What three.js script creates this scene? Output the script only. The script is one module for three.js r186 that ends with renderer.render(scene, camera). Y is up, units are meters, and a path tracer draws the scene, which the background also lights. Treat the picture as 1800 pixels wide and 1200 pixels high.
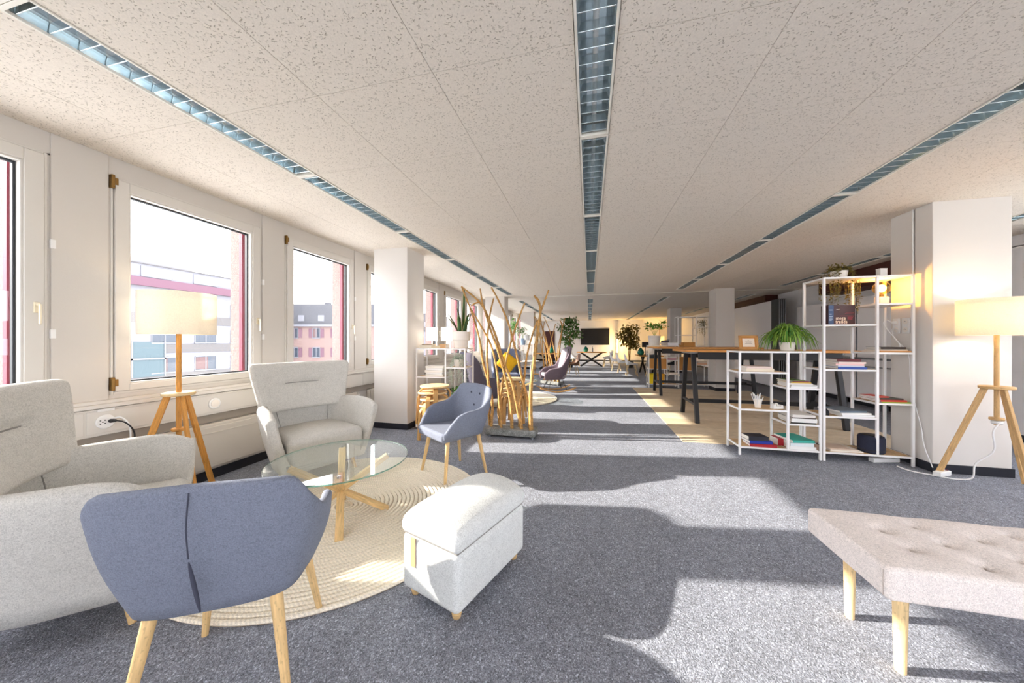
import * as THREE from 'three';
import { mergeGeometries, mergeVertices } from 'three/addons/utils/BufferGeometryUtils.js';
import { RoundedBoxGeometry } from 'three/addons/geometries/RoundedBoxGeometry.js';
import { RectAreaLightUniformsLib } from 'three/addons/lights/RectAreaLightUniformsLib.js';

// ------------------------------------------------------------------ camera, sky, sun, exposure
const scene = new THREE.Scene();
const renderer = new THREE.WebGLRenderer({ antialias: true });
renderer.toneMapping = THREE.LinearToneMapping;
renderer.toneMappingExposure = 1.15;
renderer.shadowMap.enabled = true;
RectAreaLightUniformsLib.init();
const YAW = Math.atan(136 / 578);
const camera = new THREE.PerspectiveCamera(2 * Math.atan(600 / 578) * 180 / Math.PI, 1.5, 0.05, 400);
camera.position.set(0, 1.3, 0);
camera.rotation.set(0, YAW, 0);
const SKY = 8.4, SUN = 12.8;
const sun = new THREE.DirectionalLight(new THREE.Color(1, 0.93, 0.82), SUN);
sun.position.set(-1, 0.473, 0.165).normalize().multiplyScalar(30).add(new THREE.Vector3(0, 0, -8));
sun.target.position.set(0, 0, -8);
sun.castShadow = true; sun.shadow.radius = 1.6; sun.shadow.mapSize.set(4096, 4096);
Object.assign(sun.shadow.camera, { left: -16, right: 16, top: 14, bottom: -14, near: 1, far: 70 });
scene.add(sun, sun.target);

// ------------------------------------------------------------------ small helpers
const V = (x, y, z) => new THREE.Vector3(x, y, z);
const PI = Math.PI;
let seed = 12345;
const rnd = () => { seed = (seed * 1664525 + 1013904223) >>> 0; return seed / 4294967296; };
const rr = (a, b) => a + (b - a) * rnd();
const lerp = (a, b, t) => a + (b - a) * t;
const clamp = (x, a, b) => Math.max(a, Math.min(b, x));
const sstep = (a, b, x) => { const t = clamp((x - a) / (b - a), 0, 1); return t * t * (3 - 2 * t); };
const curve1 = keys => {                // smooth monotone curve through [position, value] pairs
  const n = keys.length, d = [], m = [];
  for (let i = 0; i < n - 1; i++) d.push((keys[i + 1][1] - keys[i][1]) / (keys[i + 1][0] - keys[i][0]));
  for (let i = 0; i < n; i++) { const a = d[Math.max(0, i - 1)], b = d[Math.min(n - 2, i)]; m.push(a * b <= 0 ? 0 : 2 * a * b / (a + b)); }
  return s => {
    if (s <= keys[0][0]) return keys[0][1];
    for (let i = 1; i < n; i++) if (s <= keys[i][0]) {
      const h = keys[i][0] - keys[i - 1][0], t = (s - keys[i - 1][0]) / h, t2 = t * t, t3 = t2 * t;
      return (2 * t3 - 3 * t2 + 1) * keys[i - 1][1] + (t3 - 2 * t2 + t) * h * m[i - 1] + (3 * t2 - 2 * t3) * keys[i][1] + (t3 - t2) * h * m[i];
    }
    return keys[n - 1][1];
  };
};
// ------------------------------------------------------------------ textures (tileable noise)
const h2 = (x, y, s) => { let n = (x * 374761393 + y * 668265263 + s * 2147483647) | 0; n = Math.imul(n ^ (n >>> 13), 1274126177); return ((n ^ (n >>> 16)) >>> 0) / 4294967296; };
function vn(x, y, px, py, s) {
  const xi = Math.floor(x), yi = Math.floor(y), fx = x - xi, fy = y - yi;
  const u = fx * fx * (3 - 2 * fx), v = fy * fy * (3 - 2 * fy), m = (a, p) => ((a % p) + p) % p;
  const a = h2(m(xi, px), m(yi, py), s), b = h2(m(xi + 1, px), m(yi, py), s), c = h2(m(xi, px), m(yi + 1, py), s), d = h2(m(xi + 1, px), m(yi + 1, py), s);
  return lerp(lerp(a, b, u), lerp(c, d, u), v);
}
function makeTex(size, metres, fn, srgb = true) {
  const data = new Uint8Array(size * size * 4);
  for (let y = 0; y < size; y++) for (let x = 0; x < size; x++) {
    const c = fn(x / size, y / size, x, y), o = (y * size + x) * 4;
    for (let k = 0; k < 3; k++) data[o + k] = clamp(Array.isArray(c) ? c[k] : c, 0, 255);
    data[o + 3] = 255;
  }
  const t = new THREE.DataTexture(data, size, size);
  t.wrapS = t.wrapT = THREE.RepeatWrapping; t.magFilter = THREE.LinearFilter; t.minFilter = THREE.LinearMipmapLinearFilter; t.generateMipmaps = true;
  if (srgb) t.colorSpace = THREE.SRGBColorSpace;
  t.repeat.set(1 / metres, 1 / metres); t.needsUpdate = true;
  return t;
}
const fabricTex = makeTex(512, 0.34, (u, v, x, y) => {
  const f = vn(u * 256, v * 256, 256, 256, 1), st = vn(u * 64, v * 160, 64, 160, 2), st2 = vn(u * 160, v * 64, 160, 64, 3), l = vn(u * 10, v * 10, 10, 10, 4);
  return 238 + (f - .5) * 40 + (st - .5) * 28 + (st2 - .5) * 28 + (l - .5) * 6 - (st * st2 > .55 ? 26 : 0);
});
const fabricBump = makeTex(256, 0.17, (u, v) => 128 + (vn(u * 110, v * 110, 110, 110, 7) - .5) * 150 + 50 * Math.sin(u * PI * 128) * Math.sin(v * PI * 128), false);
const carpetTex = makeTex(1024, 1.1, (u, v, x, y) => {
  const cell = h2(Math.floor(x / 5 + vn(u * 90, v * 90, 90, 90, 31) * 2), Math.floor(y / 4 + vn(u * 90, v * 90, 90, 90, 32) * 2), 11);
  const f = vn(u * 300, v * 300, 300, 300, 12), l = vn(u * 6, v * 6, 6, 6, 13), m = vn(u * 40, v * 40, 40, 40, 14);
  let b = 137 + (f - .5) * 60 + (l - .5) * 8 + (m - .5) * 14;
  if (cell > .87) b += 40 * (f + .3); else if (cell < .15) b -= 24;
  return [b * .95, b * .975, b * 1.04 + 1];
});
const carpetBump = makeTex(512, 0.55, (u, v) => 128 + (vn(u * 170, v * 170, 170, 170, 21) - .5) * 220, false);
const ceilField = (() => {
  const N = 1024, f = new Float32Array(N * N);
  for (let i = 0; i < 2600; i++) {
    let x = rnd() * N, y = rnd() * N, a = rr(0, PI * 2), L = rr(4, 13), w = rr(.6, 1.25), dep = rr(.3, .9);
    if (rnd() < .3) { L = 2; w = rr(.8, 1.5); } else a = (rnd() < .75 ? PI / 2 : 0) + rr(-.6, .6);
    for (let t = 0; t < L; t += .6) {
      a += rr(-.22, .22); x += Math.cos(a) * .6; y += Math.sin(a) * .6;
      for (let j = -3; j <= 3; j++) for (let k = -3; k <= 3; k++) {
        const dd = Math.hypot(j, k); if (dd > w + 1) continue;
        const q = (((Math.round(y) + j) % N + N) % N) * N + (((Math.round(x) + k) % N + N) % N);
        f[q] = Math.max(f[q], dep * clamp(w + 1 - dd, 0, 1));
      }
    }
  }
  return (x, y) => f[y * N + x];
})();
const ceilTex = makeTex(1024, 0.95, (u, v, x, y) => { const d = ceilField(x, y), n = (vn(u * 200, v * 200, 200, 200, 41) - .5) * 12; return [250 + n - d * 70, 247 + n - d * 75, 242 + n - d * 82]; });
const ceilBump = makeTex(1024, 0.95, (u, v, x, y) => 215 - ceilField(x, y) * 190 + (vn(u * 200, v * 200, 200, 200, 41) - .5) * 30, false);
const woodTex = makeTex(512, 0.8, (u, v) => {
  const w = vn(u * 3, v * 6, 3, 6, 51) * 2.2, ring = Math.sin((v * 26 + w * 3 + vn(u * 5, v * 24, 5, 24, 52) * 2) * PI * 2 * .5), g = vn(u * 14, v * 220, 14, 220, 53), p = vn(u * 60, v * 256, 60, 256, 54);
  const b = 238 + ring * 9 + (g - .5) * 34 - (p > .82 ? 22 : 0);
  return [b, b * .985, b * .95];
});
const stuccoTex = makeTex(512, 0.5, (u, v) => { const b = 218 + (vn(u * 90, v * 90, 90, 90, 61) - .5) * 80 + (vn(u * 30, v * 30, 30, 30, 62) - .5) * 20; return b; });
const concreteTex = makeTex(512, 0.6, (u, v) => 205 + (vn(u * 120, v * 120, 120, 120, 71) - .5) * 90 + (vn(u * 14, v * 14, 14, 14, 72) - .5) * 50 + (vn(u * 256, v * 40, 256, 40, 73) - .5) * 30);
const concreteBump = makeTex(256, 0.3, (u, v) => 128 + (vn(u * 60, v * 60, 60, 60, 74) - .5) * 200, false);
const wallBump = makeTex(256, 0.4, (u, v) => 128 + (vn(u * 80, v * 80, 80, 80, 75) - .5) * 60, false);
const ropeTex = makeTex(256, 0.12, (u, v) => { const s = Math.sin((u * 6 + v * 3) * PI * 2); return 238 + s * 9 + (vn(u * 40, v * 60, 40, 60, 81) - .5) * 44; });
const shadeTex = makeTex(256, 0.2, (u, v) => 244 + (vn(u * 128, v * 30, 128, 30, 91) - .5) * 10 + (vn(u * 30, v * 128, 30, 128, 92) - .5) * 10);
const barkTex = makeTex(256, 0.4, (u, v) => 214 + (vn(u * 30, v * 10, 30, 10, 95) - .5) * 60 + (vn(u * 8, v * 40, 8, 40, 96) - .5) * 50 - (vn(u * 14, v * 14, 14, 14, 97) > .88 ? 24 : 0));

// ------------------------------------------------------------------ materials
const M = {};
const std = (name, color, rough, o = {}) => (M[name] = Object.assign(new THREE.MeshStandardMaterial({ color, roughness: rough, ...o }), { name }));
const phy = (name, o) => (M[name] = Object.assign(new THREE.MeshPhysicalMaterial(o), { name }));
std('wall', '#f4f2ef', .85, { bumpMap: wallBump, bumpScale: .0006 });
std('pillarDarkened', '#e2ddd7', .85, { bumpMap: wallBump, bumpScale: .0006 });  // wall paint, darkened here against the glare on the pillars
std('wallRightWhitened', '#fbfafb', .85, { bumpMap: wallBump, bumpScale: .0006 });  // wall paint whitened to make up for weak light on this side
std('wallLeftDarkened', '#d3cdc5', .85, { bumpMap: wallBump, bumpScale: .0006 });  // same wall paint, darkened to offset strong light by the windows
std('frame', '#d9d4cc', .45);
std('radiator', '#d9d2c7', .5);
std('tile', '#ece5dc', .95, { map: ceilTex, bumpMap: ceilBump, bumpScale: .0025 });
std('plaster', '#efe9e2', .9);
std('trimWhite', '#eee9dd', .5);
std('carpet', '#ffffff', 1, { map: carpetTex, bumpMap: carpetBump, bumpScale: .0028 });
std('baseboard', '#1d1f29', .6);
std('mirror', '#d3dee2', .2, { metalness: .88 });
std('housing', '#d9d7d0', .6);
std('tube', '#f4f6f6', .3);
std('gasket', '#2c2f33', .6);
std('gapGrey', '#9a9187', .8);
std('brass', '#8a6a3a', .4, { metalness: .8 });
std('handle', '#e9dfc4', .35, { metalness: .3 });
phy('pane', { color: '#ffffff', roughness: 0, transmission: 1, thickness: 0, ior: 1.45, specularIntensity: .6 });
phy('tableGlass', { color: '#f6faf8', roughness: 0, transmission: 1, thickness: 0, ior: 1.5 });
phy('glassEdge', { color: '#86b5a8', roughness: .1, transmission: .7, thickness: 0, ior: 1.5 });
std('stucco', '#93807a', .95, { map: stuccoTex });
std('redMetal', '#7f2138', .6);
const fab = (name, color, bs = .0012) => std(name, color, .95, { map: fabricTex, bumpMap: fabricBump, bumpScale: bs });
fab('greyFabric', '#d9d6cf'); fab('paleFabric', '#e6e8e6'); fab('blueFabric', '#7f8596', .0016); fab('beigeFabric', '#fbf0ea');
fab('darkFabric', '#635e6c'); fab('slateFabric', '#7c849c'); fab('yellowFabric', '#f0b81c'); fab('mauvePale', '#9f959c'); fab('mauveFabric', '#776873');
std('seam', '#3f4150', .95);
std('seamBeige', '#c0b1a7', .95);
std('seamGrey', '#8f8d88', .95);
const wood = (name, color, o = {}) => std(name, color, .55, { map: woodTex, ...o });
wood('ash', '#f0cd96'); wood('oak', '#dcaa68'); wood('honey', '#e0a04c'); wood('birch', '#f2d5a4'); wood('birchEdge', '#d9a968'); wood('pine', '#e3bb83');
wood('deskWood', '#e2a055'); wood('darkWood', '#4a1712'); wood('laminate', '#e6d5bd'); wood('shelfWood', '#e0bd90');
std('jute', '#fbf0dc', .95, { map: ropeTex, bumpMap: ropeTex, bumpScale: .0025 });
std('juteBase', '#86694a', 1);
std('bark', '#d8a45c', .7, { map: barkTex, bumpMap: barkTex, bumpScale: .003 });
std('concrete', '#a9aaa6', .95, { map: concreteTex, bumpMap: concreteBump, bumpScale: .006 });
std('whiteMetal', '#f2f0ee', .4);
std('blackMetal', '#0c0c10', .5);
std('greyMetal', '#8f9399', .4, { metalness: .6 });
std('chrome', '#d5d8da', .2, { metalness: 1 });
std('whitePlastic', '#f0efec', .4);
std('blackPlastic', '#17171b', .5);
std('ceramic', '#f3ece2', .35);
std('bluePot', '#9fb6cf', .4);
std('paper', '#f0ebe2', .9);
std('navy', '#22263c', .8, { map: fabricTex });
std('leather', '#d9ac7c', .6);
std('cardboard', '#c98f4e', .85);
std('yellow', '#f4d80c', .5); std('amberBox', '#e0a01c', .6);
std('leaf', '#4f7a33', .6); std('leafDark', '#3c6030', .6); std('leafLight', '#86b043', .55); std('leafSilver', '#ccd5c4', .7); std('leafOlive', '#7c6c2e', .7); std('leafGreen2', '#5c9a3c', .55); std('leafLime', '#a9cc5a', .55); std('leafEdge', '#d6cf7c', .6);
std('soil', '#3a2a20', 1);
std('screen', '#050507', .45);
std('tealGlass', '#157a66', .15);
std('graphite', '#3c4449', .6);
std('board', '#fdfcff', .4);
phy('amberGlass', { color: '#ffe9b4', roughness: 0, transmission: 1, thickness: 0, ior: 1.4 });
std('addedBulb', '#ffffff', .5, { emissive: new THREE.Color(1, .93, .84), emissiveIntensity: 4 });  // glow added inside the left shelf lamps
std('filamentGlow', '#ffffff', .5, { emissive: new THREE.Color(1, .7, .28), emissiveIntensity: 14 });
phy('lampShade', { color: '#fdf7ea', roughness: .95, transmission: .45, thickness: 0, map: shadeTex });
phy('whiteShade', { color: '#ffffff', roughness: .95, transmission: .7, thickness: 0 });
std('cable', '#f1f0ee', .5); std('cableBlack', '#1b1b1e', .5);
std('bWhiteDarkened', '#6b6a6f', .9); std('bGrey', '#524f4e', .9); std('bRed', '#573c47', .9); std('bPink', '#6e5a55', .9); std('bRoof', '#454549', .9); std('bGlass', '#30363f', .3); std('bFrame', '#66666b', .7); std('bCurtain', '#54403f', .9); std('bTeal', '#3f4c50', .8); std('asphalt', '#8b8a8a', 1);  // building colours set darker than they are, to hold against the bright sky

// ------------------------------------------------------------------ geometry kit
function boxUV(g) {                       // uv in metres; u runs along the longest side
  if (g.index) g = g.toNonIndexed();
  g.computeBoundingBox(); const s = g.boundingBox.getSize(V(0, 0, 0)).toArray(), L = s.indexOf(Math.max(...s));
  const p = g.attributes.position, uv = new Float32Array(p.count * 2), a = V(0, 0, 0), b = V(0, 0, 0), c = V(0, 0, 0);
  for (let i = 0; i < p.count; i += 3) {
    a.fromBufferAttribute(p, i); b.fromBufferAttribute(p, i + 1); c.fromBufferAttribute(p, i + 2);
    const n = b.clone().sub(a).cross(c.clone().sub(a)).toArray().map(Math.abs), d = n.indexOf(Math.max(...n));
    let ax = [0, 1, 2].filter(k => k !== d); if (ax[1] === L) ax.reverse();
    [a, b, c].forEach((q, k) => { const t = q.toArray(); uv[(i + k) * 2] = t[ax[0]]; uv[(i + k) * 2 + 1] = t[ax[1]]; });
  }
  g.setAttribute('uv', new THREE.BufferAttribute(uv, 2));
  return g;
}
const clean = g => { for (const k of Object.keys(g.attributes)) if (!['position', 'normal', 'uv'].includes(k)) g.deleteAttribute(k); return g.index ? g.toNonIndexed() : g; };
const merge = a => Array.isArray(a) ? (a.length === 1 ? a[0] : mergeGeometries(a.map(clean))) : a;
const box = (w, h, d, x = 0, y = 0, z = 0, r = 0) => {
  const g = r > 0 ? new RoundedBoxGeometry(w, h, d, 1, Math.min(r, w / 2.01, h / 2.01, d / 2.01)) : new THREE.BoxGeometry(w, h, d);
  return boxUV(g).translate(x, y, z);
};
const bx = (x0, x1, y0, y1, z0, z1, r = 0) => box(x1 - x0, y1 - y0, z1 - z0, (x0 + x1) / 2, (y0 + y1) / 2, (z0 + z1) / 2, r);
function orient(g, a, b) { const d = b.clone().sub(a), q = new THREE.Quaternion().setFromUnitVectors(V(0, 1, 0), d.clone().normalize()); return g.applyQuaternion(q).translate(...a.clone().add(b).multiplyScalar(.5).toArray()); }
const rod = (a, b, r0, r1 = r0, n = 12) => {   // tapered round bar from a to b
  const L = a.distanceTo(b), g = new THREE.CylinderGeometry(r1, r0, L, n, 1).toNonIndexed(), u = g.attributes.uv;
  for (let i = 0; i < u.count; i++) { const x = u.getX(i); u.setXY(i, u.getY(i) * L, x * 2 * PI * r0); }
  return orient(g, a, b);
};
const bar = (a, b, w, d, roll = 0, r = .003) => orient(box(w, a.distanceTo(b), d, 0, 0, 0, r).rotateY(roll), a, b);
const cyl = (r0, r1, h, x = 0, y = 0, z = 0, n = 28) => rod(V(x, y, z), V(x, y + h, z), r0, r1, n);
const tube = (pts, r, seg = 24, n = 8, closed = false) => {
  const c = new THREE.CatmullRomCurve3(pts.map(p => p.isVector3 ? p : V(...p)), closed), L = c.getLength(), g = new THREE.TubeGeometry(c, seg, r, n, closed).toNonIndexed(), u = g.attributes.uv;
  for (let i = 0; i < u.count; i++) u.setXY(i, u.getX(i) * L, u.getY(i) * 2 * PI * r);
  return g;
};
const branch = (pts, r0, r1, seg = 26, n = 9) => {   // tube with a taper and small knots
  const c = new THREE.CatmullRomCurve3(pts.map(p => V(...p))), g = new THREE.TubeGeometry(c, seg, 1, n, false), p = g.attributes.position, L = c.getLength(), u = g.attributes.uv;
  for (let i = 0; i <= seg; i++) {
    const o = c.getPointAt(i / seg), r = lerp(r0, r1, i / seg) * (1 + .1 * Math.sin(i * 2.3 + r0 * 900)) ;
    for (let j = 0; j <= n; j++) { const k = i * (n + 1) + j; p.setXYZ(k, o.x + (p.getX(k) - o.x) * r, o.y + (p.getY(k) - o.y) * r, o.z + (p.getZ(k) - o.z) * r); u.setXY(k, i / seg * L, j / n * 2 * PI * r0); }
  }
  g.computeVertexNormals();
  const cap = new THREE.SphereGeometry(r1, n, 5).translate(...pts[pts.length - 1]);
  return mergeGeometries([g.toNonIndexed(), clean(cap)]);
};
const lathe = (pts, n = 36) => {
  const g = new THREE.LatheGeometry(pts.map(p => new THREE.Vector2(p[0], p[1])), n).toNonIndexed(), u = g.attributes.uv, p = g.attributes.position;
  for (let i = 0; i < u.count; i++) u.setXY(i, u.getX(i) * 2 * PI * Math.max(...pts.map(q => q[0])), p.getY(i));
  return g;
};
function pad(w, h, d, r, nx, ny, nz, deform) {  // cushion: rounded grid box, then bent by deform(p)
  const K = 4, g = new THREE.BoxGeometry(2, 2, 2, nx + 2 * K, ny + 2 * K, nz + 2 * K), p = g.attributes.position;
  const map = (t, n, half) => { const i = Math.round((t + 1) / 2 * (n + 2 * K)), s = half - r; if (i <= K) return [-s, -Math.tan((1 - i / K) * PI / 4)]; if (i >= n + K) return [s, Math.tan((i - n - K) / K * PI / 4)]; return [lerp(-s, s, (i - K) / n), 0]; };
  for (let i = 0; i < p.count; i++) {
    const [X, Y, Z] = [[p.getX(i), nx, w / 2], [p.getY(i), ny, h / 2], [p.getZ(i), nz, d / 2]].map(a => map(...a)), m = V(X[1], Y[1], Z[1]).normalize().multiplyScalar(r);
    p.setXYZ(i, X[0] + m.x, Y[0] + m.y, Z[0] + m.z);
  }
  g.deleteAttribute('uv'); g.deleteAttribute('normal');
  let o = mergeVertices(g, 1e-5);
  if (deform) { const pp = o.attributes.position, v = V(0, 0, 0); for (let i = 0; i < pp.count; i++) { v.fromBufferAttribute(pp, i); deform(v); pp.setXYZ(i, v.x, v.y, v.z); } }
  o.computeVertexNormals();
  return boxUV(o);
}
// upholstered shell: a wall that follows a U-shaped plan (top and bottom paths), with rounded top edge
function shell({ top, bot, yTop, yBot, th, n = 60, bulge = .02, m = 6, capDrop = 0 }) {
  const ct = new THREE.CatmullRomCurve3(top.map(([x, z]) => V(x, 0, z))), cb = new THREE.CatmullRomCurve3(bot.map(([x, z]) => V(x, 0, z)));
  const rows = [], T = typeof th === 'function' ? th : () => th;
  for (let i = 0; i <= n; i++) {
    const s = i / n, a = ct.getPoint(s), b = cb.getPoint(s), t = ct.getTangent(s), k = T(s), nrm = V(-t.z, 0, t.x); if (nrm.dot(a.clone().add(V(0, 0, -.12))) < 0) nrm.negate();
    let yT = yTop(s), yB = typeof yBot === 'function' ? yBot(s) : yBot;
    const e = Math.min(s, 1 - s) * n, yt = yT - k / 2, row = [];
    const at = (f, off) => { const q = b.clone().lerp(a, f); q.addScaledVector(nrm, bulge * Math.sin(PI * f) - off); q.y = lerp(yB, yt, f); return q; };
    for (let j = 0; j <= m; j++) row.push(at(j / m, 0));
    for (const an of [.25, .5, .75]) { const q = at(1, k / 2 - Math.cos(an * PI) * k / 2); q.y += Math.sin(an * PI) * k / 2; row.push(q); }
    for (let j = m; j >= 0; j--) row.push(at(j / m, k));
    rows.push(row);
  }
  const P = [], I = [], W = rows[0].length;
  rows.forEach(r => r.forEach(q => P.push(q.x, q.y, q.z)));
  for (let i = 0; i < n; i++) for (let j = 0; j < W; j++) { const j2 = (j + 1) % W, a = i * W + j, b = i * W + j2, c = (i + 1) * W + j2, d = (i + 1) * W + j; I.push(a, d, b, b, d, c); }
  for (const e of [0, n]) {               // rounded end caps
    const r = rows[e], in1 = rows[e === 0 ? 1 : n - 1], base = P.length / 3, mid = r.reduce((q, w) => q.add(w), V(0, 0, 0)).multiplyScalar(1 / W);
    const out = r[2].clone().sub(in1[2]).setY(0).normalize().multiplyScalar(T(0) * .42);
    let prev = e * W;
    [[.3, .92], [.72, .62]].forEach(([o, sc]) => {
      const st = P.length / 3;
      r.forEach((q, j) => { const opp = r[W - 2 - j < 0 ? j : W - 1 - j], c = q.clone().add(opp).multiplyScalar(.5); c.y = lerp(q.y, mid.y, .06); const w = c.lerp(q, sc).addScaledVector(out, o); P.push(w.x, w.y, w.z); });
      for (let j = 0; j < W; j++) { const j2 = (j + 1) % W; e === 0 ? I.push(prev + j, prev + j2, st + j, st + j, prev + j2, st + j2) : I.push(prev + j, st + j, prev + j2, prev + j2, st + j, st + j2); }
      prev = st;
    });
    const st = P.length / 3; P.push(mid.x + out.x, mid.y, mid.z + out.z);
    for (let j = 0; j < W; j++) { const j2 = (j + 1) % W; e === 0 ? I.push(prev + j, prev + j2, st) : I.push(prev + j, st, prev + j2); }
  }
  const g = new THREE.BufferGeometry(); g.setAttribute('position', new THREE.Float32BufferAttribute(P, 3)); g.setIndex(I); g.computeVertexNormals();
  return boxUV(g);
}
const extr = (pts, depth, bevel = 0, smooth = false) => {  // flat outline [x,y] pushed along z
  const s = new THREE.Shape(); if (smooth) { s.moveTo(...pts[0]); s.splineThru(pts.slice(1).map(p => new THREE.Vector2(...p))); } else s.setFromPoints(pts.map(p => new THREE.Vector2(...p)));
  return boxUV(new THREE.ExtrudeGeometry(s, { depth, bevelEnabled: bevel > 0, bevelThickness: bevel, bevelSize: bevel, bevelOffset: -bevel, bevelSegments: 2, curveSegments: 10 }));
};
// ------------------------------------------------------------------ scene graph kit
const counts = new Map();
const numbered = n => { const k = counts.get(n) || 0; counts.set(n, k + 1); return k ? `${n}_${String(k).padStart(3, '0')}` : n; };
const tag = (o, label, category, group, kind) => { Object.assign(o.userData, { label, category }); if (group) o.userData.group = group; if (kind) o.userData.kind = kind; return o; };
function mesh(geos, mat) { const o = new THREE.Mesh(merge(geos), typeof mat === 'string' ? M[mat] : mat); o.castShadow = o.receiveShadow = true; return o; }
function part(parent, name, geos, mat, label, kind) { const o = mesh(geos, mat); o.name = name; if (label) o.userData.label = label; if (kind) o.userData.kind = kind; parent.add(o); return o; }
function thing(name, label, category, pos = [0, 0, 0], turn = 0, group) { const o = new THREE.Group(); o.name = numbered(name); o.position.set(...pos); o.rotation.y = turn; scene.add(o); return tag(o, label, category, group); }
function solo(name, label, category, geos, mat, pos, turn = 0, group, kind) { const o = mesh(geos, mat); o.name = numbered(name); if (pos) o.position.set(...pos); o.rotation.y = turn; scene.add(o); return tag(o, label, category, group, kind); }
function struct(name, geos, mat, label, category) { const o = geos ? mesh(geos, mat) : new THREE.Group(); o.name = name; o.userData.kind = 'structure'; if (label) o.userData.label = label; if (category) o.userData.category = category; scene.add(o); return o; }
function copy(src, pos, turn, label, group) { const o = src.clone(); o.userData = { ...src.userData }; o.name = numbered(src.name.replace(/_\d{3}$/, '')); o.position.set(...pos); o.rotation.y = turn; if (label) o.userData.label = label; if (group) o.userData.group = group; scene.add(o); return o; }
const dirTurn = (x, z) => Math.atan2(x, z);

// ------------------------------------------------------------------ sky: thin bright overcast
{
  const W = 1024, H = 512, d = new Float32Array(W * H * 4);
  for (let y = 0; y < H; y++) for (let x = 0; x < W; x++) {
    const el = (y / H - .5) * PI, u = x / W, cl = vn(u * 12, el * 9 + 20, 12, 64, 101) * .5 + vn(u * 36, el * 26 + 60, 36, 128, 102) * .3 + vn(u * 90, el * 70 + 160, 90, 512, 103) * .2;
    const k = el > 0 ? 1 - .12 * (cl - .5) : .66, b = el > 0 ? 1 + .1 * sstep(.55, .3, cl) : 1, o = (y * W + x) * 4;
    d[o] = SKY * k * .97; d[o + 1] = SKY * k; d[o + 2] = SKY * k * 1.04 * b; d[o + 3] = 1;
  }
  const t = new THREE.DataTexture(d, W, H, THREE.RGBAFormat, THREE.FloatType);
  t.mapping = THREE.EquirectangularReflectionMapping; t.magFilter = THREE.LinearFilter; t.needsUpdate = true;
  scene.background = t;
}
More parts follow.
